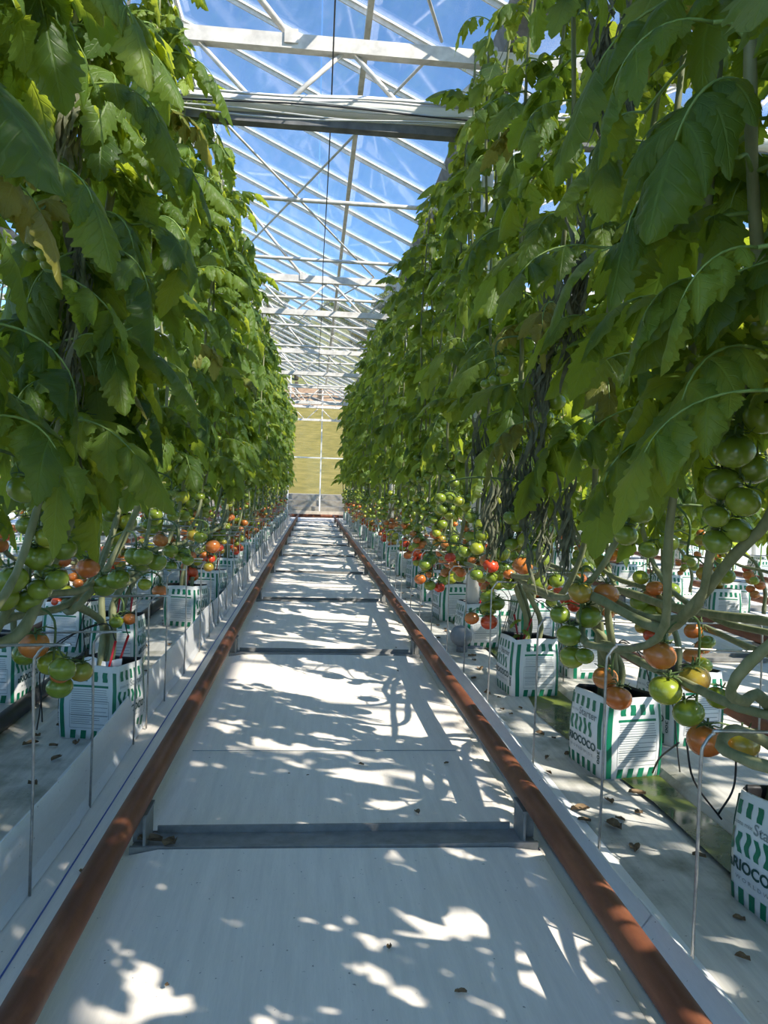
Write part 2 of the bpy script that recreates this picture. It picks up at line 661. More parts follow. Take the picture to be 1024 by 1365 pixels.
RB = [(0.685, 0.004), (0.72, 0.012), (0.90, 0.014), (0.955, 0.008), (0.985, -0.0), (1.06, -0.0), (1.085, 0.03), (1.11, 0.04), (1.36, 0.04), (1.40, 0.012), (1.42, 0.004)]
bed_r = bed(0.0, RB, 'stained white bed sheet with algae channel under the shaded bags')
mb = MB()
nseg = 60
for j in range(nseg + 1):
    y = Y0 + (Y1 - Y0) * j / nseg
    w = 0.035 + 0.02 * math.sin(y * 2.1) + 0.012 * math.sin(y * 5.3 + 1)
    w2 = 0.065 + 0.085 * max(0, math.sin(y * 2.7 + 0.6))
    mb.v += [(1.02 - w2, y, 0.0165), (1.02, y, 0.017), (1.055 + w * 0.4, y, 0.0165)]
for j in range(nseg):
    for k in range(2):
        a = j * 3 + k
        mb.face((a, a + 1, a + 4, a + 3))
o = mb.build('algae_puddle', MAT['algae'], parent=bed_r, smooth=True)

LB = [(-0.585, 0.004), (-0.61, 0.012), (-0.80, 0.012), (-0.90, 0.008), (-0.93, -0.0), (-1.02, -0.0), (-1.05, 0.03), (-1.26, 0.03), (-1.29, 0.004)]
bed_l = bed(0.0, LB, 'stained white bed sheet behind the upright white film strip')
bed(PITCH, RB, 'bed sheet of the next row beyond the second rusty rails')
bed(-PITCH, LB, 'bed sheet of the row beyond the far side of the black drain pipe')
bed(2 * PITCH, RB, 'bed sheet of the third row away from the algae bed')
bed(-2 * PITCH, LB, 'bed sheet of the third row away from the film strip')

# upright film strip on the left: overlapping lengths
film = empty('film_strip', (-0.57, 0, 0))
tag(film, 'upright white plastic film strip edging the bed behind the wire hoops', 'edging')
ys = [-3.0]
while ys[-1] < 18.4:
    ys.append(ys[-1] + rng.uniform(2.0, 2.8))
for k in range(len(ys) - 1):
    mb = MB()
    n = 16
    for j in range(n + 1):
        y = ys[k] + (ys[k + 1] - ys[k] + 0.08) * j / n
        dx = 0.006 * math.sin(y * 4.0) + (0.004 if k % 2 else 0)
        for (ox, z) in ((0.012, 0.004), (0.0, 0.03), (-0.004, 0.09), (-0.012, 0.15 + 0.006 * math.sin(y * 2.3)), (-0.016, 0.15 + 0.006 * math.sin(y * 2.3)), (-0.008, 0.09), (-0.004, 0.03), (0.006, 0.004)):
            mb.v.append((ox + dx, y, z))
    for j in range(n):
        for q in range(7):
            a = j * 8 + q
            mb.face((a, a + 1, a + 9, a + 8))
    mb.build('film_length', MAT['film'], parent=film, smooth=False)

# folded film kerb on the right
kerb = empty('film_kerb', (0.637, 0, 0))
tag(kerb, 'folded white plastic film kerb between rusty rail and algae bed', 'edging')
ys = [-3.0]
while ys[-1] < 18.4:
    ys.append(ys[-1] + rng.uniform(1.8, 2.6))
for k in range(len(ys) - 1):
    mb = MB()
    n = 18
    for j in range(n + 1):
        y = ys[k] + (ys[k + 1] - ys[k] + 0.06) * j / n
        dx = 0.007 * math.sin(y * 3.1) + (0.003 if k % 2 else 0)
        h = 0.085 + 0.012 * math.sin(y * 1.9 + 1)
        for (ox, z) in ((-0.045, 0.004), (-0.035, 0.03), (-0.005, h * 0.72), (0.012, h), (0.020, h - 0.004), (0.024, h * 0.7), (0.050, 0.022), (0.085, 0.014)):
            mb.v.append((ox + dx * (z > 0.02), y, z))
    for j in range(n):
        for q in range(7):
            a = j * 8 + q
            mb.face((a, a + 1, a + 9, a + 8))
    mb.build('film_length', MAT['film'], parent=kerb, smooth=False)

# black drain pipe on the left bed
mb = MB()
pts = [(-1.016 + 0.008 * math.sin(y * 1.3), y, 0.032) for y in [Y0 + 0.3 * i for i in range(79)]]
mb.tube(pts, 0.028, 10)
tag(mb.build('drain_pipe', MAT['black'], smooth=True), 'black drain pipe lying along the bed behind the film strip', 'pipe')

# ------------------------------------------------------------------ pipe rails and supports
def rail(x, y0, y1, label):
    mb = MB()
    n = int((y1 - y0) / 0.5)
    mb.tube([(x + 0.002 * math.sin(i * 1.3), y0 + (y1 - y0) * i / n, RAIL_Z + 0.002 * math.sin(i * 0.9)) for i in range(n + 1)], 0.0265, 16)
    o = mb.build('pipe_rail', MAT['rust'], smooth=True)
    tag(o, label, 'pipe rail', 'rusty heating pipe rails')
    return o


rail(RAIL_L, -3, 19.9, 'rusty heating pipe rail beside the blue line and film strip')
rail(RAIL_R, -3, 19.9, 'rusty heating pipe rail beside the folded film kerb')
mb = MB()
mb.tube([(x, 20.0, 0.10 + 0.002 * math.sin(x)) for x in [-4 + 0.5 * i for i in range(18)]], 0.045, 12)
tag(mb.build('header_pipe', MAT['rust'], smooth=True), 'rusty crosswise header pipe where the aisle rails end', 'pipe')
for k in (-2, -1, 1, 2):
    for nm, xx in (('near', RAIL_L), ('far', RAIL_R)):
        side = 'kerb' if k > 0 else 'film strip'
        rail(xx + k * PITCH, -3, 19.9, 'rusty pipe rail in the %s aisle past the %s, %s' % (
            'next' if abs(k) == 1 else 'second', side, 'first of its pair' if (nm == 'near') == (k > 0) else 'second of its pair'))

# crossbar support: one proto, copied
def support_parts():
    mb = MB()
    w = RAIL_R - RAIL_L
    cx = (RAIL_R + RAIL_L) / 2
    mb.box((cx, 0.0, 0.008), (w + 0.03, 0.094, 0.008))
    mb.box((cx, 0.045, 0.016), (w - 0.06, 0.006, 0.026))
    mb.box((cx, -0.045, 0.013), (w + 0.03, 0.010, 0.018))
    bar = mb.mesh('crossbar', MAT['support'], False)
    mu = MB()
    mu.box((0, 0.0, 0.052), (0.034, 0.006, 0.078))
    mu.box((0.017, -0.002, 0.052), (0.006, 0.085, 0.078))
    mu.box((0.0, 0.0, 0.0905), (0.046, 0.085, 0.005))
    up = mu.mesh('upright', MAT['support'], False)
    return bar, up


BAR, UP = support_parts()
for k in range(-2, 3):
    for i, y in enumerate(SUP_Y if k == 0 else SUP_Y[::1]):
        s = empty('rail_support', (k * PITCH, y, 0))
        if k == 0:
            lab = 'grey steel crossbar support under the aisle rails, %s from the gable wall' % (
                ['tenth', 'ninth', 'eighth', 'seventh', 'sixth', 'fifth', 'fourth', 'third', 'second', 'first'][i])
            tag(s, lab, 'rail support', 'crossbar supports of the centre aisle')
        else:
            tag(s, 'steel crossbar support under a neighbouring aisle\'s rails' if k > 0 else 'steel crossbar support in an aisle past the film strip bed', 'rail support', 'supports of the neighbouring aisles')
        link('crossbar', BAR, s)
        link('upright', UP, s, (RAIL_L, 0, 0))
        link('upright', UP, s, (RAIL_R, 0, 0), (0, 0, math.pi))

# ------------------------------------------------------------------ roof: glazing bars, panes, purlins, gutters, ridges
slope_len = math.hypot(HALF, RIDGE_Z - GUT_Z)
ang = math.atan2(RIDGE_Z - GUT_Z, HALF)
BAR_STEP = 0.62
YR0, YR1 = -3.0, YG
mb = MB()
mb.box((slope_len / 2, 0, 0), (slope_len, 0.042, 0.012))
mb.box((slope_len / 2, 0, -0.016), (slope_len, 0.010, 0.030))
BARM = mb.mesh('glazing_bar', MAT['alu'], False)
mb = MB()
mb.box((slope_len * 0.25, 0, 0), (slope_len * 0.5 - 0.01, BAR_STEP - 0.012, 0.004))
PANEM = mb.mesh('pane', MAT['glass'], False)
SLOPES = [(RIDGE_X, 1), (RIDGE_X, -1), (RIDGE_X + 2 * HALF, -1), (RIDGE_X + 2 * HALF, 1), (RIDGE_X - 2 * HALF, 1)]
SLAB = ['glass roof slope above the aisle, falling toward the kerb side', 'glass roof slope above the film strip beds',
        'glass roof slope rising beyond the gutter above the kerb side beds', 'glass roof slope of the second ridge falling away from the aisle',
        'glass roof slope rising past the gutter above the film strip beds']
nb = int((YR1 - YR0) / BAR_STEP)
for si, (rx, sd) in enumerate(SLOPES):
    root = empty('ceiling' if si == 0 else 'ceiling', (rx, YR0, RIDGE_Z))
    tag(root, SLAB[si], kind='structure')
    rot = (0, ang, 0) if sd > 0 else (0, ang, math.pi)
    step = BAR_STEP if si < 3 else BAR_STEP
    for j in range(nb + 1):
        link('glazing_bar', BARM, root, (0, j * BAR_STEP, 0), rot)
        if j < nb:
            for h in (0, 1):
                off = slope_len * 0.5 * h
                link('pane', PANEM, root, (sd * math.cos(ang) * off, (j + 0.5) * BAR_STEP, -math.sin(ang) * off + 0.012), rot)
    # mid purlin
    mb = MB()
    t = 0.63
    px, pz = sd * HALF * t, -(RIDGE_Z - GUT_Z) * t
    mb.box((px, (YR1 - YR0) / 2, pz - 0.05), (0.035, YR1 - YR0, 0.045))
    mb.build('purlin', MAT['truss'], root)
for rx in (RIDGE_X, RIDGE_X + 2 * HALF, RIDGE_X - 2 * HALF):
    mb = MB()
    mb.box((rx, (YR0 + YR1) / 2, RIDGE_Z + 0.005), (0.07, YR1 - YR0, 0.05))
    mb.box((rx, (YR0 + YR1) / 2, RIDGE_Z - 0.05), (0.03, YR1 - YR0, 0.07))
    tag(mb.build('ridge_beam', MAT['alu']), 'pale aluminium ridge beam where two glass slopes meet', kind='structure')
for gx in (GUT_X, GUT_X - 2 * HALF, GUT_X + 2 * HALF):
    mb = MB()
    prof = [(-0.11, 0.06), (-0.06, -0.06), (0.06, -0.06), (0.11, 0.06), (0.10, 0.06), (0.05, -0.05), (-0.05, -0.05), (-0.10, 0.06)]
    for y in (YR0, YR1):
        for (x, z) in prof:
            mb.v.append((gx + x, y, GUT_Z + z))
    for k in range(8):
        mb.face((k, (k + 1) % 8, 8 + (k + 1) % 8, 8 + k))
    tag(mb.build('valley_gutter', MAT['dark_alu']), 'dark weathered valley gutter between two glass spans', kind='structure')

# lattice girders
TR_Y = [-0.42, 4.0, 8.42, 12.85, 17.27, 21.55]
ZA, ZB = 3.15, 2.78
XA, XB = -5.1, 4.95
names5 = ['fifth', 'fourth', 'third', 'second', 'first', None]
for ti, ty in enumerate(TR_Y):
    t = empty('roof_truss', (0, ty, ZB))
    lab = ('pale lattice girder carrying the white screen roll' if ti == 1 else
           'pale lattice girder against the gable wall' if ti == 5 else
           'pale lattice girder under the roof, %s before the gable wall girder' % ['', '', 'third', 'second', 'first', ''][ti] if ti else
           'pale lattice girder under the roof behind the screen roll girder')
    tag(t, lab, 'roof truss', 'lattice roof girders')
    mb = MB()
    mb.bar((XA, 0, ZA - ZB), (XB, 0, ZA - ZB), 0.055, 0.075)
    mb.build('top_chord', MAT['truss'], t)
    mb = MB()
    mb.bar((XA, 0, 0), (XB, 0, 0), 0.055, 0.06)
    mb.build('bottom_chord', MAT['truss'], t)
    k0 = int((XA - 0.115) / 0.8) + 1
    md = MB()
    hgt = ZA - ZB
    md.tube([(0, 0, hgt), (0.38, 0, 0.0)], 0.013, 6)
    mdl = md.mesh('diagonal', MAT['truss'])
    x = 0.115 + 0.8 * k0
    while x < XB - 0.5:
        link('diagonal', mdl, t, (x, 0, 0))
        link('diagonal', mdl, t, (x, 0, 0), (0, 0, math.pi))
        x += 0.8
    for rx in (RIDGE_X, RIDGE_X + 2 * HALF, RIDGE_X - 2 * HALF):
        for sd in (-1, 1):
            mb = MB()
            mb.tube([(rx + sd * 0.92, 0, ZA - ZB), (rx + sd * 0.03, 0, RIDGE_Z - ZB - 0.06)], 0.017, 6)
            mb.build('ridge_strut', MAT['truss'], t, smooth=True)
            mb = MB()
            mb.box((rx + sd * 0.90, -0.034, ZA - ZB + 0.02), (0.07, 0.008, 0.07))
            mb.build('gusset_plate', MAT['truss'], t)

# tie pipes across, three to a bay
for i in range(13):
    y = 4.30 + 1.473 * i
    if min(abs(y - q) for q in TR_Y) < 0.12:
        y += 0.2
    if y > 21.3:
        break
    mb = MB()
    mb.tube([(XA, y, 3.02), (0, y, 3.015), (XB, y, 3.02)], 0.017, 8)
    tag(mb.build('tie_pipe', MAT['truss'], smooth=True), 'slender pale tie pipe crossing below the roof between the girders', 'pipe', 'tie pipes between the girders')
# bracing rods between girders (thin diagonals seen in plan)
for k in range(5):
    for (xa, xb) in ((-1.0, 0.6), (0.6, -1.0)):
        mb = MB()
        ya, yb = TR_Y[k] , TR_Y[k + 1]
        zz = 3.2 if xa < xb else 3.225
        mb.tube([(xa, ya + 0.05, zz), (xb, yb - 0.05, zz)], 0.009, 6)
        tag(mb.build('bracing_rod', MAT['truss'], smooth=True), 'thin bracing rod crossing diagonally between two roof girders', 'rod', 'wind bracing rods under the roof')

# screen roll under the girder by the column
roll = empty('screen_roll', (0, 3.93, 2.80))
tag(roll, 'white rolled screen with dark channel and loose cables under girder', 'screen roll')
mb = MB()
rad = []
pts = []
for i in range(60):
    x = -4.8 + 9.5 * i / 59
    pts.append((x, 0, 0.012 * math.sin(x * 1.1)))
    rad.append(0.058 + 0.010 * math.sin(x * 2.7) + 0.004 * math.sin(x * 9))
mb.tube(pts, rad, 12)
mb.build('rolled_cloth', MAT['roll'], roll, smooth=True)
mb = MB()
mb.bar((-4.8, 0.02, -0.078), (4.7, 0.02, -0.078), 0.06, 0.045)
mb.build('channel', MAT['dark_alu'], roll)
for k in range(7):
    mb = MB()
    p = []
    dz = rng.uniform(-0.03, 0.06)
    sag = rng.uniform(0.0, 0.14) if k > 2 else 0.01
    for i in range(24):
        x = -2.6 + 4.6 * i / 23
        u = (i / 23 - 0.5) * 2
        p.append((x, -0.07 - 0.006 * k, dz + sag * (u * u - 1) + 0.012 * math.sin(x * 4 + k * 2)))
    mb.tube(p, 0.0045, 5)
    mb.build('loose_cable', MAT['wcable'] if k % 5 != 4 else MAT['cable'], roll, smooth=True)

# columns under the gutter
for gx in (GUT_X - 0.14, GUT_X - 2 * HALF + 0.05, GUT_X + 2 * HALF):
    for ti, ty in enumerate(TR_Y[1:-1]):
        c = empty('column', (gx, ty, 0))
        tag(c, ('white painted column with red band beside the grey valve cap' if (ti == 0 and abs(gx - GUT_X) < .2) else
                'white painted column standing in the algae bed under the gutter' if abs(gx - GUT_X) < .2 else
                'white painted column under a neighbouring valley gutter'), 'column', 'columns under the gutters')
        mb = MB()
        mb.tube([(0, 0, 0.0), (0, 0, 1.5), (0, 0, GUT_Z - 0.06)], 0.032, 14)
        mb.build('shaft', MAT['white_pvc'], c, smooth=True)
        mb = MB()
        mb.tube([(0, 0, 0.62), (0, 0, 0.645)], 0.0335, 14)
        mb.build('band', MAT['rust'], c, smooth=True)
        mb = MB()
        mb.lathe([(0.075, 0.0), (0.075, 0.02), (0.05, 0.03), (0.045, 0.06), (0.034, 0.065)], 14)
        mb.build('foot', MAT['greyplastic'], c, smooth=True)
# grey plastic valve cap by the first column
v = empty('valve_cap', (0.80, 3.86, 0.0))
tag(v, 'round grey plastic valve cap on stub at the foot of the white column', 'valve')
mb = MB()
mb.tube([(0, 0, 0), (0, 0, 0.07)], 0.03, 12)
mb.build('stub', MAT['greyplastic'], v, smooth=True)
mb = MB()
mb.lathe([(0.02, -0.05), (0.045, -0.045), (0.055, -0.02), (0.055, 0.02), (0.05, 0.04), (0.03, 0.05)], 16)
o = mb.build('cap', MAT['greyplastic'], v, smooth=True, loc=(-0.01, -0.02, 0.10))
o.rotation_euler = (R(75), 0, R(-25))

# long cables under the ridge and crop wires over each row
mb = MB()
mb.tube([(0.035 + 0.004 * math.sin(i), -1 + 22.5 * i / 30, 3.0 - 0.02 * math.sin(math.pi * ((i * 0.75) % 4.4) / 4.4)) for i in range(31)], 0.004, 5)
tag(mb.build('power_cable', MAT['cable'], smooth=True), 'thin black cable strung lengthwise above the aisle', 'cable')
ROWX = {'R1': 0.93, 'R2': 1.27, 'L1': -0.74, 'L2': -1.12}
for k, x in enumerate((0.80, 1.30, -0.70, -1.20)):
    mb = MB()
    mb.tube([(x, Y0, 2.86), (x, 8, 2.85), (x, 21.3, 2.86)], 0.0025, 5)
    tag(mb.build('crop_wire', MAT['galv'], smooth=True), 'thin steel crop wire running along above the vines', 'wire', 'crop wires above the rows')

# ------------------------------------------------------------------ gable wall
gw = empty('wall_back', (0, YG, 0))
tag(gw, 'glazed gable end wall closing the aisle above a concrete plinth', kind='structure')
mb = MB()
mb.box((0, 0.05, 0.09), (12, 0.18, 0.18))
mb.build('plinth', MAT['concrete'], gw)
xs = [0.19 + 0.92 * k for k in range(-6, 6)]


def roofz(x):
    k = (x - RIDGE_X) / (2 * HALF)
    fr_ = abs(k - round(k)) * 2
    return RIDGE_Z - (RIDGE_Z - GUT_Z) * fr_


for x in xs:
    mb = MB()
    h = roofz(x)
    mb.box((x, 0, 0.18 + (h - 0.18) / 2), (0.035, 0.05, h - 0.18))
    mb.build('mullion', MAT['alu'], gw)
for z in (1.71, 3.25):
    mb = MB()
    mb.box((-0.08, -0.002, z), (11.0, 0.045, 0.035))
    mb.build('transom', MAT['alu'], gw)
for k in range(len(xs) - 1):
    for (za, zb) in ((0.19, 1.69), (1.73, 3.23)):
        mb = MB()
        mb.box(((xs[k] + xs[k + 1]) / 2, 0, (za + zb) / 2), (0.88, 0.004, zb - za))
        mb.build('pane', MAT['glass_end'], gw)
    h1, h2 = roofz(xs[k] + 0.02), roofz(xs[k + 1] - 0.02)
    mb = MB()
    a, b = xs[k] + 0.02, xs[k + 1] - 0.02
    for y in (-0.002, 0.002):
        mb.v += [(a, y, 3.27), (b, y, 3.27), (b, y, h2 - 0.03), (a, y, h1 - 0.03)]
    mb.face((0, 1, 2, 3))
    mb.face((7, 6, 5, 4))
    mb.build('pane', MAT['glass_end'], gw)

# ------------------------------------------------------------------ outside: path, field, bank, hill
def terrain(name, x0, x1, prof, mat, label, nx=30, amp=0.15, ny=30):
    mb = MB()
    rr = random.Random(5)
    rows = []
    for j in range(ny + 1):
        s = j / ny * (len(prof) - 1)
        i = min(int(s), len(prof) - 2)
        f = s - i
        y = prof[i][0] * (1 - f) + prof[i + 1][0] * f
        z = prof[i][1] * (1 - f) + prof[i + 1][1] * f
        rows.append((y, z))
    for j, (y, z) in enumerate(rows):
        for i in range(nx + 1):
            x = x0 + (x1 - x0) * i / nx
            w = amp * (math.sin(x * 0.31 + y * 0.12) + 0.6 * math.sin(x * 0.83 + y * 0.4) + 0.5 * rr.uniform(-1, 1))
            if j == 0:
                w = 0
            mb.v.append((x, y, z + w))
    for j in range(ny):
        for i in range(nx):
            a = j * (nx + 1) + i
            mb.face((a, a + 1, a + nx + 2, a + nx + 1))
    return tag(mb.build(name, mat, smooth=True), label, kind='structure')


for i, (ya, yb, z) in enumerate(((21.85, 22.5, 0.30), (22.5, 23.2, 0.48), (23.2, 25.3, 0.64))):
    mb = MB()
    mb.box((0, (ya + yb) / 2, z / 2), (60, yb - ya - 0.01, z))
    tag(mb.build('outside_path', MAT['concrete']), 'pale concrete step of the path outside the gable wall', kind='structure')
terrain('field', -40, 40, [(25.2, 0.62), (34, 1.9), (46, 4.2), (60, 7.2)], MAT['grass'], 'sunny dry grass field rising behind the gable wall', amp=0.06)
terrain('earth_bank', -44, 44, [(59.8, 7.0), (62, 8.2), (66, 9.2), (70, 9.6)], MAT['bank'], 'brown earth bank at the top of the field', amp=0.25)
terrain('hill', -90, 90, [(69, 9.0), (80, 13), (100, 22), (120, 27), (150, 30)], MAT['hill'], 'hillside behind the field', amp=0.6)


def tree_mesh(seed, ht, rad, n):
    r = random.Random(seed)
    mb = MB()
    cl = [(r.uniform(-.5, .5) * rad, r.uniform(-.5, .5) * rad, ht * r.uniform(0.45, 0.9), rad * r.uniform(0.35, 0.6)) for _ in range(9)]
    for _ in range(n):
        c = r.choice(cl)
        d = Vector((r.gauss(0, 1), r.gauss(0, 1), r.gauss(0, 0.8))).normalized() * c[3] * r.uniform(0.75, 1.05)
        p = Vector(c[:3]) + d
        q = Quaternion((r.gauss(0, 1), r.gauss(0, 1), r.gauss(0, 1), r.gauss(0, 1))).normalized()
        s = r.uniform(0.14, 0.3)
        b = len(mb.v)
        for a in ((-s, 0, 0), (0, s * 0.6, 0.03), (s, 0, 0), (0, -s * 0.6, 0.03)):
            w = p + q @ Vector(a)
            mb.v.append((w.x, w.y, w.z))
        mb.face((b, b + 1, b + 2, b + 3))
    return mb.mesh('foliage', MAT['treeleaf'], False)


TREES = [tree_mesh(i + 1, 7.5, 3.0, 5200) for i in range(3)]
mbt = MB()
mbt.tube(crom([(0, 0, 0), (0.1, 0, 2), (-0.1, 0.1, 4), (0.1, 0, 6)], 3), [0.28 - 0.022 * i for i in range(10)], 8)
TRUNK = mbt.mesh('trunk', MAT['bark'])
rt = random.Random(3)
tp = [(-16, 76), (-9, 77), (-2, 75.5), (5.2, 77), (12.4, 76), (-12.5, 88), (-5.4, 89), (1.7, 87.5), (8.8, 89), (16, 88)]
for i, (x, y) in enumerate(tp):
    z = 9.4 + (y - 69) * 0.42 if y < 100 else 20
    t = empty('tree', (x, y, z - 0.6))
    t.rotation_euler = (0, 0, rt.uniform(0, 6))
    s = rt.uniform(0.8, 0.98)
    t.scale = (s, s, s)
    tag(t, 'leafy tree on the hillside beyond the field', 'tree', 'trees on the hillside behind the field')
    f = link('foliage', TREES[i % 3], t)
    f['kind'] = 'stuff'
    link('trunk', TRUNK, t)
# timber posts on the bank
for i, x in enumerate((-5.2, -3.4, -1.6, 0.3, 2.1)):
    mb = MB()
    mb.box((0, 0, 0.9), (0.28, 0.28, 1.8))
    mb.box((0.87, 0, 1.5), (1.42, 0.12, 0.25))
    o = mb.build('fence_post', MAT['bark'], loc=(x, 61.0, 7.5))
    tag(o, 'weathered timber post with rail on the earth bank', 'post', 'posts on the earth bank')

# ------------------------------------------------------------------ grow bags
A = 0.100
BH = 0.225


def bagP(face, u, v, off=1.0, seedv=0.0):
    """point on the bag wall: face 0=-Y,1=+X,2=+Y,3=-X; u runs left to right seen from outside"""
    x, y = -A + 2 * A * u, -A
    r = (abs(x) ** 9 + abs(y) ** 9) ** (1 / 9)
    k = A / r
    bul = 1.0 + 0.055 * math.sin(math.pi * min(1, max(0, v))) ** 0.8 - 0.05 * v
    bul *= 1 + 0.035 * math.sin(math.pi * u) * math.sin(math.pi * v)
    bul += 0.012 * math.sin(u * 7 + v * 5 + face * 2) * v
    x, y = x * k * bul * off, y * k * bul * off
    for _ in range(face):
        x, y = -y, x
    z = v * BH * (1 + 0.03 * math.sin(face * 1.9 + u * 3.0) * v)
    return (x, y, z)


def bag_body():
    mb = MB()
    nu, nv = 8, 10
    ring = nu * 4
    for j in range(nv + 1):
        v = j / nv
        for f in range(4):
            for i in range(nu):
                mb.v.append(bagP(f, i / nu, v))
    # lip and inner wall
    for (v, off) in ((1.01, 0.985), (0.97, 0.955), (0.80, 0.93)):
        for f in range(4):
            for i in range(nu):
                mb.v.append(bagP(f, i / nu, v, off))
    rows = nv + 1 + 3
    for j in range(rows - 1):
        mb.cur = 0 if j < nv + 1 else 1
        for k in range(ring):
            a = j * ring + k
            b = j * ring + (k + 1) % ring
            mb.face((a, b, b + ring, a + ring))
    mb.cur = 0
    mb.face([k for k in reversed(range(ring))])
    return mb.mesh('bag_wall', [MAT['bag'], MAT['black']])


def bag_coir():
    mb = MB()
    n = 20
    r0 = random.Random(4)
    for rr in (1.0, 0.66, 0.33):
        for k in range(n):
            a = 2 * math.pi * k / n
            x, y = math.cos(a), math.sin(a)
            q = (abs(x) ** 9 + abs(y) ** 9) ** (1 / 9)
            mb.v.append((x / q * A * rr * 0.95, y / q * A * rr * 0.95, BH * 0.80 + r0.uniform(-0.006, 0.008)))
    for j in range(2):
        for k in range(n):
            a, b = j * n + k, j * n + (k + 1) % n
            mb.face((a, b, b + n, a + n))
    mb.face([2 * n + k for k in range(n)])
    return mb.mesh('substrate', MAT['coir'])


def patch(mb, f, u0, u1, v0, v1, nu=2, nv=4, wav=0.0, slant=0.0, off=1.008):
    b = len(mb.v)
    for j in range(nv + 1):
        t = j / nv
        v = v0 + (v1 - v0) * t
        sh = wav * math.sin(t * 7 + u0 * 9) + slant * t
        for i in range(nu + 1):
            u = u0 + (u1 - u0) * i / nu + sh
            mb.v.append(bagP(f, u, v, off))
    for j in range(nv):
        for i in range(nu):
            a = b + j * (nu + 1) + i
            mb.face((a, a + 1, a + nu + 2, a + nu + 1))


def text_tris(s, bold=0.0):
    cu = bpy.data.curves.new('t', 'FONT')
    cu.body = s
    cu.fill_mode = 'FRONT'
    cu.resolution_u = 3
    cu.offset = bold
    ob = bpy.data.objects.new('t', cu)
    COL.objects.link(ob)
    dg = bpy.context.evaluated_depsgraph_get()
    me = bpy.data.meshes.new_from_object(ob.evaluated_get(dg))
    vs_ = [tuple(v.co) for v in me.vertices]
    fs = [tuple(p.vertices) for p in me.polygons]
    bpy.data.objects.remove(ob)
    bpy.data.curves.remove(cu)
    bpy.data.meshes.remove(me)
    x0 = min(v[0] for v in vs_)
    x1 = max(v[0] for v in vs_)
    y0 = min(v[1] for v in vs_)
    y1 = max(v[1] for v in vs_)
    return [((v[0] - x0) / (x1 - x0), (v[1] - y0) / (y1 - y0)) for v in vs_], fs


def put_text(mb, tt, f, u0, u1, v0, v1, rot=False, off=1.012):
    b = len(mb.v)
    for (x, y) in tt[0]:
        if rot:
            x, y = y, 1 - x
        mb.v.append(bagP(f, u0 + (u1 - u0) * x, v0 + (v1 - v0) * y, off))
    for fc in tt[1]:
        mb.face([b + i for i in fc])


T_NAME = text_tris('aRIOCOCO', 0.03)
T_WW = text_tris('W O R L D W I D E')
T_300 = text_tris('300', 0.02)
T_ST = text_tris('Starter', 0.012)
T_SM = text_tris('pasta mix')


def bag_prints():
    g, l = MB(), MB()
    dd = {1: MB(), 3: MB()}
    for f in (0, 2):      # information face
        patch(g, f, 0.06, 0.145, 0.02, 0.93, wav=0.008)
        patch(g, f, 0.90, 0.97, 0.02, 0.93, wav=0.008)
        for k in range(4):
            u = 0.27 + k * 0.155
            patch(g, f, u, u + 0.08, 0.80, 0.925, wav=0.006)
        patch(g, f, 0.24, 0.83, 0.725, 0.755)
        for k in range(4):
            u = 0.23 + k * 0.165
            patch(g, f, u, u + 0.085, 0.02, 0.14, slant=0.02)
        r = random.Random(2)
        for k in range(17):
            v = 0.69 - k * 0.029
            e = r.choice((0.80, 0.82, 0.82, 0.7, 0.55))
            patch(l, f, 0.26, e, v, v + 0.008, nv=1)
        for (a, b, c, e) in ((0.235, 0.24, 0.17, 0.54), (0.835, 0.84, 0.17, 0.54)):
            patch(l, f, a, b, c, e, 1, 3)
        for v in (0.17, 0.35, 0.54):
            patch(l, f, 0.235, 0.84, v, v + 0.006, nv=1)
    for f in (1, 3):      # logo face
        for k in range(5):
            u = 0.07 + k * 0.155
            patch(g, f, u, u + 0.075, 0.80, 0.93, wav=0.006)
        for k in range(6):
            u = 0.03 + k * 0.125
            patch(g, f, u, u + 0.062, 0.47, 0.67 - 0.02 * (k % 2), wav=0.018, slant=-0.02, nv=8)
        patch(g, f, 0.86, 0.945, 0.38, 0.94, wav=0.01)
        for k in range(6):
            u = 0.04 + k * 0.145
            patch(g, f, u, u + 0.075, 0.02, 0.165, slant=0.01)
        put_text(dd[f], T_NAME, f, 0.05, 0.83, 0.315, 0.42)
        put_text(dd[f], T_300, f, 0.87, 0.93, 0.19, 0.36, rot=True)
        put_text(l, T_WW, f, 0.16, 0.76, 0.235, 0.27)
        put_text(l, T_ST, f, 0.36, 0.82, 0.69, 0.785)
        put_text(l, T_SM, f, 0.06, 0.34, 0.70, 0.75)
    return g.mesh('green_print', MAT['print_green']), [dd[k].mesh('lettering', MAT['print_dark']) for k in (1, 3)], l.mesh('small_print', MAT['print_grey'])


BAGW, BAGC = bag_body(), bag_coir()
PG, PD, PL = bag_prints()


def grow_bag(x, y, rz, label, group, z=0.012, sc=1.04, sv=1.0):
    b = empty('grow_bag', (x, y, z))
    b.rotation_euler = (rng.uniform(-0.03, 0.03) * 0, 0, rz)
    b.scale = (sc, sc, sc * sv)
    tag(b, label, 'grow bag', group)
    link('bag_wall', BAGW, b)
    link('substrate', BAGC, b)
    link('green_print', PG, b)
    for pd in PD:
        link('lettering', pd, b)
    tag(link('small_print', PL, b), kind='stuff')
    return b


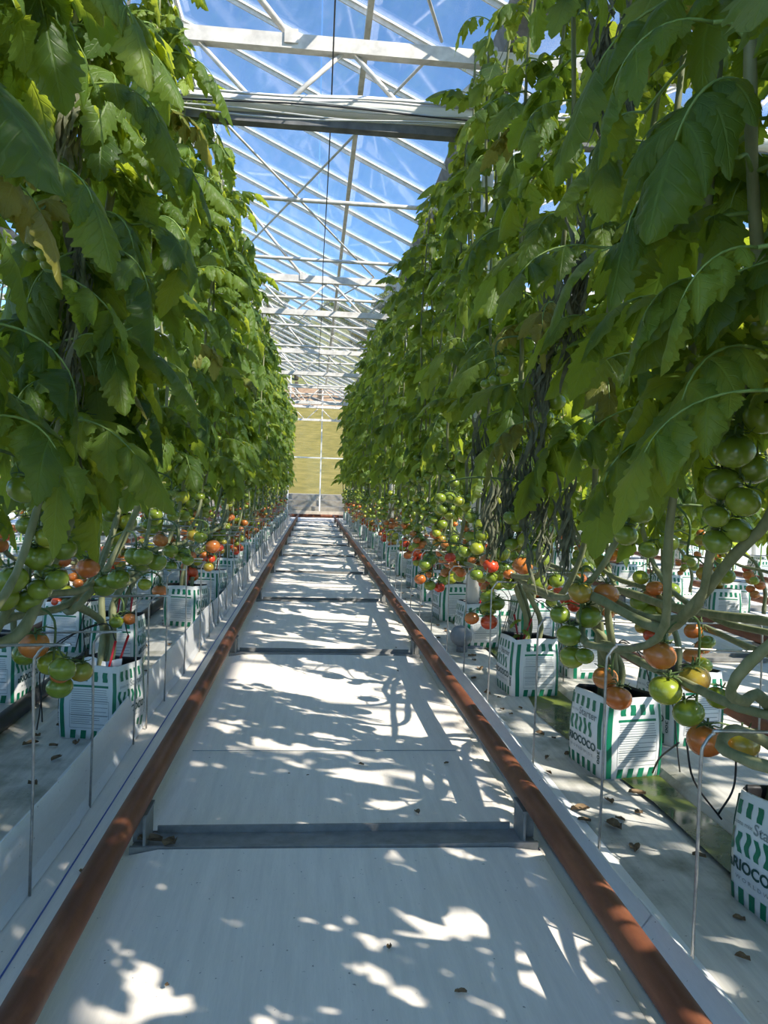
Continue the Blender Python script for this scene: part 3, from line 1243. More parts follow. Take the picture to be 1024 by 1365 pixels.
BAGS_R = [(1.02, 1.41, 0.16), (0.955, 2.235, 0.17), (0.93, 3.11, 0.10), (0.925, 4.06, 0.12)]
LAB_R = ['green-striped white grow bag by the kerb, end one whose logo lettering shows largest',
         'green-striped white grow bag standing in the algae puddle beside the split stain',
         'green-striped white grow bag by the kerb with green sprouts on its stump',
         'green-striped white grow bag beside the grey valve cap and white column']
LAB_R[1] = 'green-striped white grow bag with two orange tomatoes hanging over its rim'
yy = 4.88
while yy < 20:
    BAGS_R.append((0.93 + rng.uniform(-.03, .03), yy, rng.uniform(-.1, .25)))
    yy += rng.uniform(0.78, 0.88)
BAGS_R = [(0.95, -0.9, 0.1), (0.95, -0.1, 0.1), (0.97, 0.66, .1)] + BAGS_R
for i, (x, y, rz) in enumerate(BAGS_R):
    lab = LAB_R[i - 3] if 3 <= i < 7 else 'green-striped white grow bag in the kerb-side row, %s from the header pipe' % ordinal(len(BAGS_R) - i)
    grow_bag(x, y, rz, lab, 'grow bags in the row by the kerb')
BAGS_L = [(-0.875, 1.84, -0.1), (-0.685, 2.58, -0.20), (-0.86, 3.48, 0.05), (-0.735, 4.55, -0.22)]
LAB_L = ['green-striped white grow bag, last visible one beside the black drain pipe',
         'sunlit green-striped grow bag right behind the film strip with white inner flap',
         'green-striped grow bag set back from the film strip with two red drip stakes',
         'green-striped grow bag under a hoop where one orange tomato hangs']
yy = 5.4
while yy < 20:
    BAGS_L.append((-0.74 + rng.uniform(-.03, .03), yy, rng.uniform(-.3, .1)))
    yy += rng.uniform(0.78, 0.9)
for i, (x, y, rz) in enumerate(BAGS_L):
    lab = LAB_L[i] if i < 4 else 'green-striped white grow bag in the film strip row, %s from the header pipe' % ordinal(len(BAGS_L) - i)
    grow_bag(x, y, rz, lab, 'grow bags in the row by the film strip')
# white inner flap with blue marks in the sunlit bag
fp = empty('bag_flap', (-0.685, 2.56, 0.19))
mb = MB()
for i in range(9):
    x = -0.07 + 0.135 * i / 8
    for (dy, z) in ((0.0, 0.0), (0.012, 0.03), (0.02, 0.062 + 0.006 * math.sin(i))):
        mb.v.append((x, dy + 0.006 * math.sin(i * 0.9), z))
for i in range(8):
    for k in range(2):
        a = i * 3 + k
        mb.face((a, a + 3, a + 4, a + 1))
bpy.data.objects.remove(fp)
fl_ = mb.build('plastic_flap', MAT['tag_white'], smooth=True, loc=(-0.685, 2.535, 0.195))
fl_.rotation_euler = (0, 0, -0.2)
tag(fl_, 'loose white plastic flap sticking out of the sunlit grow bag', 'flap')

R2Y, L2Y = [], []
yy = -0.9
while yy < 20:
    R2Y.append(yy)
    yy += rng.uniform(0.78, 0.88)
for i, y in enumerate(R2Y):
    if y > 0.8:
        grow_bag(1.25 + rng.uniform(-.02, .02), y, rng.uniform(-.1, .2), 'green-striped grow bag in the back row of the algae bed, %s from the header pipe' % ordinal(len(R2Y) - i), 'grow bags in the back row of the algae bed', z=0.04)
yy = 1.3
while yy < 20:
    L2Y.append(yy)
    yy += rng.uniform(0.78, 0.88)
for i, y in enumerate(L2Y):
    grow_bag(-1.16 + rng.uniform(-.02, .02), y, rng.uniform(-.2, .1), 'green-striped grow bag in the back row behind the drain pipe, %s from header pipe' % ordinal(len(L2Y) - i), 'grow bags in the back row behind the drain pipe', z=0.03)
for k, xs_, grp in ((1, (0.93, 1.25), 'grow bags beyond the next rails on the kerb side'), (2, (0.93, 1.25), 'grow bags of the third bed on the kerb side'),
                    (-1, (-0.74, -1.16), 'grow bags beyond the next rails on the film strip side')):
    for xx in xs_:
        yy = 1.8 + rng.uniform(0, .5)
        while yy < 19:
            grow_bag(xx + k * PITCH, yy, rng.uniform(-.2, .2), {1: 'green-striped grow bag in the bed beyond the next rusty rails', 2: 'green-striped grow bag in the third bed past the algae bed', -1: 'green-striped grow bag in the bed behind the drain pipe aisle'}[k], grp, z=0.016)
            yy += rng.uniform(0.8, 0.95)


# ------------------------------------------------------------------ wire hoops carrying the vines
def hoop_mesh(w, h, seed):
    r = random.Random(seed)
    pts = [(0, 0, 0), (0.002, 0.002, h * 0.5), (0, 0, h - 0.05), (0.006, 0, h - 0.018), (0.022, 0, h), (0.05, 0, h + 0.004),
           (w * 0.5, 0.01, h - 0.008), (w - 0.05, 0, h), (w - 0.02, 0, h - 0.004), (w - 0.004, 0, h - 0.03), (w, 0, h * 0.5), (w, 0, 0.0)]
    mb = MB()
    mb.tube(crom(pts, 3), 0.0031, 6)
    return mb.mesh('wire_hoop', MAT['stake'])


HOOPR = [hoop_mesh(0.70, h, i) for i, h in enumerate((0.44, 0.475, 0.505))]
HOOPL = [hoop_mesh(-0.70, h, i) for i, h in enumerate((0.51, 0.48, 0.455))]
hy = [(1.235, 0), (1.65, 2), (2.18, 1), (2.80, 2)]
y = 3.25
while y < 19.8:
    hy.append((y, rng.randrange(3)))
    y += rng.uniform(0.40, 0.52)
for i, (y, k) in enumerate(hy):
    o = link('wire_hoop', HOOPR[k], None, (0.683 + rng.uniform(-.006, .006), y, 0.004), (0, 0, rng.uniform(-.06, .06)))
    tag(o, 'thin steel wire hoop over the algae bed, %s from the header pipe' % ordinal(len(hy) - i), 'wire hoop', 'wire hoops over the algae bed')
hy = [(1.557, 0), (1.98, 2), (2.46, 1), (2.62, 2)]
y = 2.95
while y < 19.8:
    hy.append((y, rng.randrange(3)))
    y += rng.uniform(0.36, 0.48)
for i, (y, k) in enumerate(hy):
    o = link('wire_hoop', HOOPL[k], None, (-0.553 + rng.uniform(-.004, .004), y, 0.004), (0, 0, rng.uniform(-.06, .06)))
    tag(o, 'thin steel wire hoop against the upright film strip, %s from the header pipe' % ordinal(len(hy) - i), 'wire hoop', 'wire hoops along the film strip')
for y in [1.9 + 0.9 * i for i in range(14)]:
    o = link('wire_hoop', HOOPR[int(y * 7) % 3], None, (0.665 + PITCH, y, 0.004))
    tag(o, 'thin steel wire hoop in the bed beyond the next rails', 'wire hoop', 'wire hoops in the next bed')


# ------------------------------------------------------------------ leaves
def leaflet(mb, B, D, Nn, length, width, droop, nseg, hc, r, curl, lobes=4.5, lobamp=0.40, mi=0):
    D = D.normalized()
    W = D.cross(Nn)
    if W.length < 1e-4:
        W = Vector((1, 0, 0))
    W.normalize()
    base = len(mb.v)
    p = B.copy()
    d = D.copy()
    ph = r.uniform(0, 6)
    down = Vector((0, 0, -1))
    cols = 2 * hc + 1
    tw = r.uniform(-0.5, 0.5)
    for j in range(nseg + 1):
        t = j / nseg
        if j:
            dd = (d + down * droop / nseg * 1.6).normalized()
            d = dd
            p = p + d * (length / nseg)
        Wt = (W + d.cross(W) * tw * t).normalized()
        nt_ = Wt.cross(d).normalized()
        prof = math.sin(math.pi * min(1, t ** 0.72 * 0.985 + 0.015)) ** 0.85 if t < 1 else 0.0
        saw = (t * lobes + 0.3) % 1.0
        ser = 1 + lobamp * (saw - 0.62) * (1.0 if 0.05 < t < 0.93 else 0.2)
        fine = 1 + (0.05 if j % 2 else -0.03)
        w = width * 0.5 * prof * ser * fine + 0.001
        for i in range(cols):
            s = (i - hc) / hc
            a = abs(s)
            lift = -curl * a * a * w * 0.9 + (1 - a) * 0.0 + a * w * 0.28 * (1 - a)
            lift += 0.10 * w * math.sin(t * 11 + ph + s * 2) * a
            fwd = a * w * 0.25
            q = p + Wt * (s * w) + nt_ * lift + d * fwd * (1 - t)
            mb.v.append((q.x, q.y, q.z))
    mb.cur = mi
    for j in range(nseg):
        for i in range(cols - 1):
            a = base + j * cols + i
            u0, u1 = j / nseg, (j + 1) / nseg
            v0, v1 = i / (cols - 1), (i + 1) / (cols - 1)
            mb.face((a, a + 1, a + cols + 1, a + cols), ((u0, v0), (u0, v1), (u1, v1), (u1, v0)))


def leaf_mesh(seed, hi, mats, length=0.40, broad=1.0, e0=None, e1=None, coarse=False):
    r = random.Random(seed)
    mb = MB()
    e0 = R(r.uniform(0, 35)) if e0 is None else R(e0)
    e1 = R(r.uniform(-105, -20)) if e1 is None else R(e1)
    nr = 10
    L = length * 0.66
    p = Vector((0, 0, 0))
    pts, dirs = [p.copy()], []
    side = r.uniform(-0.25, 0.25)
    for i in range(nr):
        t = i / (nr - 1)
        e = e0 + (e1 - e0) * t ** 1.2
        d = Vector((side * t, math.cos(e), math.sin(e))).normalized()
        dirs.append(d)
        p = p + d * (L / nr)
        pts.append(p.copy())
    dirs.append(dirs[-1])
    mb.cur = 1
    mb.tube(pts, [0.0042 - 0.0028 * i / nr for i in range(nr + 1)], 5)
    nseg, hc = (24, 3) if hi else (12, 1)
    if coarse:
        nseg = 5
    k = length / 0.40 * broad

    def at_t(t):
        s = t * nr
        i = min(int(s), nr - 1)
        f = s - i
        return pts[i].lerp(pts[i + 1], f), dirs[i].lerp(dirs[i + 1], f).normalized()

    B, T = at_t(1.0)
    lat = T.cross(Vector((0, 0, 1)))
    if lat.length < 0.05:
        lat = Vector((1, 0, 0))
    lat.normalize()
    up = lat.cross(T)
    leaflet(mb, B, T, up, 0.155 * k * r.uniform(.85, 1.2), 0.096 * k, r.uniform(.3, 1.0), nseg, hc, r, r.uniform(.0, 1.2), 5)
    for (t, ln, wd) in ((0.88, 0.105, 0.062), (0.66, 0.135, 0.080), (0.42, 0.12, 0.070), (0.22, 0.07, 0.045)):
        for s in (-1, 1):
            B, T = at_t(t + r.uniform(-.04, .04))
            lat = T.cross(Vector((0, 0, 1)))
            if lat.length < 0.05:
                lat = Vector((1, 0, 0))
            lat.normalize()
            up = lat.cross(T)
            D = T * r.uniform(.3, .65) + lat * s * 0.9 + Vector((0, 0, r.uniform(-.35, .1)))
            leaflet(mb, B, D, up + lat * s * 0.2, ln * k * r.uniform(.8, 1.2), wd * k * r.uniform(.85, 1.1), r.uniform(.6, 1.9), nseg, hc, r, r.uniform(.0, 1.4), r.choice((3.5, 4.5)))
    for t in (0.5, 0.74):
        for s in (-1, 1):
            if r.random() < 0.7:
                B, T = at_t(t)
                lat = T.cross(Vector((0, 0, 1))).normalized() if abs(T.z) < 0.99 else Vector((1, 0, 0))
                leaflet(mb, B, T * .3 + lat * s, lat.cross(T), 0.045 * k, 0.03 * k, .5, 5 if not hi else 8, 1, r, .3, 2.5)
    return mb.mesh('leaf', mats)


LM = [MAT['leaf'], MAT['stem_green']]
LY = [MAT['leaf_y'], MAT['stem_green']]
LO = [MAT['leaf_old'], MAT['stem_green']]
LEAF_LO = [leaf_mesh(100 + i, False, LM) for i in range(10)]
LEAF_LOY = [leaf_mesh(200 + i, False, LY, 0.34) for i in range(5)]
LEAF_HI = [leaf_mesh(300 + i, True, LM) for i in range(10)]
LEAF_HIY = [leaf_mesh(400 + i, True, LY, 0.34) for i in range(5)]
LEAF_OLD = [leaf_mesh(500 + i, True, LO, 0.34) for i in range(3)]


def withered_mesh(seed, L):
    r = random.Random(seed)
    mb = MB()
    for k in range(34):
        x, y = r.gauss(0, 0.013), r.gauss(0, 0.013)
        z0 = -r.uniform(0, L * 0.55)
        ln = r.uniform(0.2, 0.45) * L
        w = r.uniform(0.0025, 0.007)
        a = r.uniform(0, 6)
        b = len(mb.v)
        n = 9
        for j in range(n):
            t = j / (n - 1)
            a += r.uniform(-.9, .9)
            ww = w * (0.4 + math.sin(math.pi * t)) * r.uniform(.6, 1.2)
            cx = x + 0.010 * math.sin(t * 6 + k) + 0.012 * t * math.cos(k)
            cyy = y + 0.010 * math.cos(t * 5 + k) + 0.012 * t * math.sin(k)
            mb.v += [(cx - ww * math.cos(a), cyy - ww * math.sin(a), z0 - ln * t), (cx + ww * 0.2, cyy - ww * 0.4, z0 - ln * t), (cx + ww * math.cos(a), cyy + ww * math.sin(a), z0 - ln * t)]
        for j in range(n - 1):
            for q in range(2):
                i0 = b + j * 3 + q
                mb.face((i0, i0 + 1, i0 + 4, i0 + 3))
    return mb.mesh('withered_leaf', MAT['withered'], False)


WITH = [withered_mesh(i, 0.42) for i in range(4)]


# ------------------------------------------------------------------ tomatoes
def tomato_mesh(mat, seed):
    mb = MB()
    n = 11
    prof = []
    for i in range(n):
        a = math.pi * (0.02 + 0.96 * i / (n - 1))
        rr = math.sin(a)
        z = -math.cos(a) * 0.86
        if z > 0.6:
            z -= (1 - rr) ** 2 * 0.10
        prof.append((rr * 0.035, z * 0.035))
    mb.lathe(prof, 18, lob=0.014 + 0.01 * (seed % 3), lobn=5 + seed % 2)
    return mb.mesh('tomato', mat)


TOMM = [[tomato_mesh(m, k) for k in range(2)] for m in TOM]


def calyx_mesh():
    mb = MB()
    for k in range(6):
        a = 2 * math.pi * k / 6 + 0.2 * (k % 2)
        c, s = math.cos(a), math.sin(a)
        b = len(mb.v)
        for (r_, z, w) in ((0.003, 0.0295, 0.003), (0.012, 0.033, 0.0042), (0.022, 0.032, 0.0028), (0.031, 0.027 + 0.008 * (k % 3), 0.0006)):
            mb.v += [(r_ * c - w * s, r_ * s + w * c, z), (r_ * c, r_ * s, z + 0.0015), (r_ * c + w * s, r_ * s - w * c, z)]
        for j in range(3):
            for q in range(2):
                i0 = b + j * 3 + q
                mb.face((i0, i0 + 1, i0 + 4, i0 + 3))
    mb.tube([(0, 0, 0.029), (0.002, 0.001, 0.045)], 0.0022, 5)
    return mb.mesh('calyx', MAT['calyx'])


CAL = calyx_mesh()


def truss_mesh(n, seed):
    """fruit stalk; returns mesh and fruit positions (unit: tomato radius 0.035)"""
    r = random.Random(seed)
    pos = []
    r0 = 0.036
    a0 = r.uniform(0, 6)
    for i in range(n):
        a = a0 + i * 2.3 + r.uniform(-.3, .3)
        rad = r0 * (0.95 if i < n - 1 else 0.35)
        z = -0.075 - (i // 2) * r0 * 1.75 - (i % 2) * r0 * 0.9
        pos.append(Vector((rad * math.cos(a), rad * math.sin(a), z)))
    mb = MB()
    main = crom([(0, 0, 0), (0.015, 0.008, 0.006), (0.012, 0.01, -0.03), (0.002, 0.0, -0.055), (0, 0, pos[-1].z + 0.05)], 4)
    mb.tube(main, [0.0036 - 0.0014 * i / len(main) for i in range(len(main))], 6)
    for p in pos:
        mb.tube([(0, 0, p.z + 0.045), (p.x * 0.5, p.y * 0.5, p.z + 0.052), (p.x, p.y, p.z + 0.042)], 0.0021, 5)
    return mb.mesh('fruit_stalk', MAT['calyx']), pos


TRUSS = [truss_mesh(n, 10 + i) for i, n in enumerate((3, 4, 4, 5, 5, 6))]


def pick_colour(rp, r):
    """rp: 0 unripe .. 1 ripe"""
    x = rp + r.uniform(-0.35, 0.35)
    return 0 if x < 0.45 else 1 if x < 0.62 else 2 if x < 0.70 else 3 if x < 0.98 else 4


def fruit_cluster(parent, loc, rp, sc, r, near, kind=None, cols=None, rz=None):
    me, pos = TRUSS[r.randrange(len(TRUSS)) if kind is None else kind]
    t = link('fruit_stalk', me, parent, loc, (0, 0, r.uniform(0, 6.28) if rz is None else rz), sc)
    for i, p in enumerate(pos):
        c = cols[i % len(cols)] if cols else pick_colour(rp, r)
        s = r.uniform(0.86, 1.12)
        ro = (r.uniform(-.35, .35), r.uniform(-.35, .35), r.uniform(0, 6))
        link('tomato', TOMM[c][r.randrange(2)], t, p, ro, s)
        if near:
            link('calyx', CAL, t, p, ro, s)
    return t


# ------------------------------------------------------------------ vines
VINES = []
VPATH = {}


def vine(bx, by, bz, lean, xrun, ytop_shift, r, label, group, near, nleaf, zlow=0.92, ztop=2.9, fruit=3, run=None, cal=False, spread=1.0, leaves=True, skipfruit=False):
    root = empty('tomato_vine', (bx, by, bz))
    tag(root, label, 'tomato vine', group)
    VINES.append(root)
    run = r.uniform(0.45, 0.95) if run is None else run
    zr = r.uniform(0.42, 0.56)
    xt = xrun + r.uniform(-.06, .06)
    y1 = lean * 0.12
    y2 = lean * (0.12 + run)
    pts = [(0, 0, -0.03), (0.01, lean * 0.02, 0.13), ((xrun - bx) * 0.6, y1, zr - bz - 0.02), (xrun - bx + r.uniform(-.03, .03), (y1 + y2) / 2, zr - bz + r.uniform(-.03, .02)),
           (xrun - bx + r.uniform(-.03, .03), y2, zr - bz + 0.05), (xt - bx, y2 + lean * 0.16, 0.80 - bz), (xt - bx + r.uniform(-.05, .05), y2 + lean * r.uniform(.22, .34), 1.3 - bz),
           (xt - bx + r.uniform(-.05, .05), y2 + lean * r.uniform(.3, .45), 1.9 - bz), (xt - bx + r.uniform(-.05, .05), y2 + lean * r.uniform(.38, .5), 2.5 - bz), (xt - bx + r.uniform(-.04, .08), y2 + lean * 0.5, ztop - bz)]
    P = crom(pts, 5)
    mb = MB()
    n = len(P)
    mb.tube(P, [0.0125 * (1 - 0.55 * i / n) * (1 + 0.10 * math.sin(i * 1.9)) for i in range(n)], 7 if near else 5)
    mb.build('stem', MAT['stem'], root, smooth=True)
    VPATH[root.name] = [p + Vector((bx, by, bz)) for p in P]
    # leaves
    up = [p for p in P if p.z + bz > zlow]
    a = r.uniform(0, 6.28)
    for k in range(nleaf if leaves else 0):
        f = (k + r.uniform(0, .8)) / nleaf
        p = up[min(len(up) - 1, int(f * len(up)))]
        a += 2.4 + r.uniform(-.5, .5)
        top = f > 0.80
        q = r.random()
        if near:
            me = r.choice(LEAF_HIY) if top and q < .8 else (r.choice(LEAF_OLD) if q > 0.935 and f < .6 else r.choice(LEAF_HI))
        else:
            me = r.choice(LEAF_LOY) if (top and q < .8) or q < .06 else r.choice(LEAF_LO)
        s = (r.uniform(0.62, 1.02) if near else r.uniform(0.50, 0.92)) * (0.85 if top else 1.0) * spread
        link('leaf', me, root, p, (r.uniform(-.6, .35), r.uniform(-.55, .55), a), s)
    # fruit
    zs = [0.46, 0.62, 0.84, 1.1, 1.45]
    for k in range(2 if skipfruit else 0, fruit):
        z = zs[k % 5] + r.uniform(-.07, .07) if k < 5 else r.uniform(.5, 1.6)
        best = min(P[6:], key=lambda q: abs(q.z + bz - z) + (0.0 if q.z + bz > 0.38 else 9) + r.uniform(0, .05))
        fruit_cluster(root, best, {0: .75, 1: .55, 2: .25}.get(k, 0.05), r.uniform(0.72, 1.0), r, cal)
    return root, P


LBL = {'R1': 'tomato vine trained up from the bag row beside the film kerb',
       'R2': 'tomato vine in the back row of the algae bed',
       'L1': 'tomato vine trained up from the bag row along the upright film strip',
       'L2': 'tomato vine in the back row behind the black drain pipe',
       'RR': 'tomato vine in the bed beyond the next rusty rails on the kerb side',
       'LL': 'tomato vine in the bed beyond the drain pipe aisle',
       'RRR': 'tomato vine in the third bed past the algae bed'}
GRP = {k: 'vines: ' + v[12:] for k, v in LBL.items()}
rv = random.Random(21)


VLAB = {'R1': ['bag whose logo lettering shows largest', 'bag with orange tomatoes over its rim', 'bag with green sprouts on its stump', 'bag beside the valve cap'],
        'L1': ['bag beside the black drain pipe', 'sunlit bag with white flap', 'bag set back from the film strip', 'bag under the hoop with one orange tomato']}


def row(key, bagpos, lean, xr, nleaf, fruit, step, y_from, y_to, z=0.19):
    y = y_from
    while y < y_to:
        bx, by, bz = bagpos(y)
        near = (-0.3 < by < 4.6) and key in ('R1', 'L1')
        cal = by < 6.5 and key in ('R1', 'L1')
        nf = fruit if by < 13 else max(2, fruit - 1)
        lab = LBL[key]
        if key in ('R1', 'L1'):
            for (lst, labs, o_) in ((BAGS_R[3:7], LAB_R, 'R1'), (BAGS_L[:4], LAB_L, 'L1')):
                for q, lb in zip(lst, VLAB[o_]):
                    if key == o_ and abs(q[1] - by) < 0.1:
                        lab = 'tomato vine rooted in the ' + lb
        ord_list = {'R1': [q[1] for q in BAGS_R], 'L1': [q[1] for q in BAGS_L], 'R2': R2Y, 'L2': L2Y}.get(key)
        if ord_list and lab == LBL[key]:
            bi = min(range(len(ord_list)), key=lambda q: abs(ord_list[q] - by))
            if abs(ord_list[bi] - by) < 0.3:
                lab = 'tomato vine in the %s bag from the header pipe, %s' % (ordinal(len(ord_list) - bi), {'R1': 'kerb-side row', 'L1': 'film strip row', 'R2': 'back row of the algae bed', 'L2': 'row behind drain pipe'}[key])
        vine(bx, by, bz, lean, xr + rv.uniform(-.04, .04), 0, rv, lab, GRP[key], near, nleaf if by < 14 else max(8, nleaf - 4), fruit=nf, cal=cal, ztop=rv.uniform(2.8, 3.12) if key == 'R1' else rv.uniform(2.7, 3.0), zlow={'R1': 1.0, 'L1': 0.97}.get(key, 0.72), skipfruit=near and 0.6 < by < 3.7)
        y += step * rv.uniform(.85, 1.15)


def near_bag(lst, zz=0.185):
    def fn(y):
        b = min(lst, key=lambda q: abs(q[1] - y))
        return (b[0] + rv.uniform(-.04, .04), b[1] + rv.uniform(-.045, .045), zz)
    return fn


row('R1', near_bag(BAGS_R + [(0.95, -1.7, 0), (0.95, -2.5, 0)]), -1, 0.80, 34, 4, 0.34, -1.6, 20.4)
row('R2', near_bag([(1.25, y, 0) for y in R2Y + [-1.7]], 0.215), 1, 1.24, 38, 2, 0.46, -3.2, 19.4, z=0.215)
row('L1', near_bag(BAGS_L + [(-0.75, 0.95, 0), (-0.75, 0.1, 0), (-0.75, -0.7, 0)]), 1, -0.70, 34, 4, 0.34, -0.9, 19.0)
row('L2', near_bag([(-1.16, y, 0) for y in L2Y + [0.4]], 0.205), -1, -1.14, 20, 2, 0.46, 0.6, 20.4, z=0.205)
row('RR', lambda y: (2.79 + rv.uniform(-.02, .02), y, 0.19), 1, 2.70, 32, 3, 0.55, -3.2, 16)
row('LL', lambda y: (-2.60 + rv.uniform(-.02, .02), y, 0.19), 1, -2.56, 22, 2, 0.58, 0.5, 17)


def far_rows(name, rows, label):
    """rows too far behind the others to tell their vines apart: one joined mesh"""
    mb = MB()
    r = random.Random(61)
    protos = []
    for i in range(6):
        me = leaf_mesh(700 + i, False, LM, coarse=True)
        protos.append(([v.co.copy() for v in me.vertices], [tuple(p.vertices) for p in me.polygons]))
    for (x, ya, yb, step, n) in rows:
        y = ya
        while y < yb:
            base = Vector((x + r.uniform(-.05, .05), y, 0))
            top = r.uniform(2.6, 2.95)
            P = crom([base + Vector((0, 0, 0.2)), base + Vector((0.03, 0.02, 1.0)), base + Vector((-.03, 0.1, 1.9)), base + Vector((0, 0.15, top))], 4)
            mb.cur = 1
            mb.tube(P, 0.008, 4, cap=False)
            mb.cur = 0
            for k in range(n):
                f = (k + r.random()) / n
                p = P[int(f * (len(P) - 1))]
                p = Vector((p.x, p.y, max(p.z, 0.75)))
                m = Matrix.Translation(p) @ Matrix.Rotation(r.uniform(0, 6.28), 4, 'Z') @ Matrix.Rotation(r.uniform(-.6, .4), 4, 'X') @ Matrix.Scale(r.uniform(.65, 1.05), 4)
                vv, ff = r.choice(protos)
                b0 = len(mb.v)
                mb.v += [tuple(m @ v) for v in vv]
                for f_ in ff:
                    mb.face([b0 + i for i in f_])
            y += step
    o = mb.build(name, LM, smooth=True)
    return tag(o, label, 'vines', kind='stuff')


far_rows('far_vine_row', [(3.12, -3.2, 17, 0.5, 20), (4.55, -1, 18, 0.55, 16)], 'further rows of tomato vines past the next bed on the kerb side')
far_rows('far_vine_row', [(-3.02, 1.5, 18, 0.5, 18), (-4.45, 3, 18, 0.6, 14)], 'further rows of tomato vines past the drain pipe aisle')

# extra big-leaved vines close to the viewer's end of both rows
for (by, run, n, sp) in ((1.50, 0.35, 22, 1.15), (1.42, 0.12, 20, 1.15), (2.31, 0.62, 20, 1.1)):
    vine(0.98, by, 0.185, -1, 0.74, 0, rv, 'tomato vine rooted in the bag whose logo lettering shows largest' if by < 2 else 'tomato vine rooted in the bag with orange tomatoes over its rim', GRP['R1'], True, n, zlow=1.0, fruit=0, cal=True, run=run, spread=sp, skipfruit=True)
for (by, run, n, sp) in ((0.12, 0.65, 22, 1.15), (0.93, 0.15, 22, 1.1)):
    vine(-0.78, by, 0.185, 1, -0.66, 0, rv, LBL['L1'], GRP['L1'], True, n, zlow=0.96, fruit=0, cal=True, run=run, spread=sp, skipfruit=True)


def nearest_vine(p, maxz=0.1):
    best = None
    for v_ in VINES:
        for q in VPATH[v_.name]:
            if q.z < p.z - 0.03:
                continue
            d = (q - p).length
            if best is None or d < best[0]:
                best = (d, v_, q)
    return best[1], best[2]


def hero_cluster(d, fruits, seed=0):
    r = random.Random(seed)
    P3 = [(at(px, py, d + r.uniform(-.025, .025)), rad * d / F, c) for (px, py, rad, c) in fruits]
    # settle overlaps in depth
    for it in range(20):
        for i in range(len(P3)):
            for j in range(i):
                a_, b_ = P3[i], P3[j]
                dv = a_[0] - b_[0]
                m_ = (a_[1] + b_[1]) * 0.97
                if dv.length < m_:
                    sgn = 1 if dv.y >= 0 else -1
                    a_[0].y += sgn * (m_ - dv.length) * 0.5
                    b_[0].y -= sgn * (m_ - dv.length) * 0.5
    cx_c = sum((p[0] for p in P3), Vector()) / len(P3)
    top = Vector((cx_c.x, cx_c.y, max(p[0].z for p in P3) + 0.055))
    root, q = nearest_vine(top)
    t = empty('fruit_stalk', top - root.location, root)
    low = min(p[0].z for p in P3)
    mb = MB()
    axis = crom([q - top, (q - top) * 0.4 + Vector((0, 0, 0.02)), (0, 0, 0), Vector((cx_c.x - top.x, cx_c.y - top.y, (low - top.z) * 0.5)), Vector((cx_c.x - top.x, cx_c.y - top.y, low - top.z + 0.05))], 4)
    mb.tube(axis, 0.0032, 6)
    for (p, rr, c) in P3:
        e_ = p - top + Vector((0, 0, rr * 0.95))
        st = min(axis, key=lambda w: (w - e_).length + (0.0 if w.z > e_.z - 0.01 else 0.05))
        mb.tube([st, (st + e_) / 2 + Vector((0, 0, 0.008)), e_], 0.002, 5)
    bpy.data.objects.remove(t)
    t = link('fruit_stalk', mb.mesh('fruit_stalk', MAT['calyx']), root, top - root.location)
    for (p, rr, c) in P3:
        ro = (r.uniform(-.3, .3), r.uniform(-.3, .3), r.uniform(0, 6))
        sc_ = rr / 0.035
        link('tomato', TOMM[c][r.randrange(2)], t, p - top, ro, sc_)
        link('calyx', CAL, t, p - top, ro, sc_)


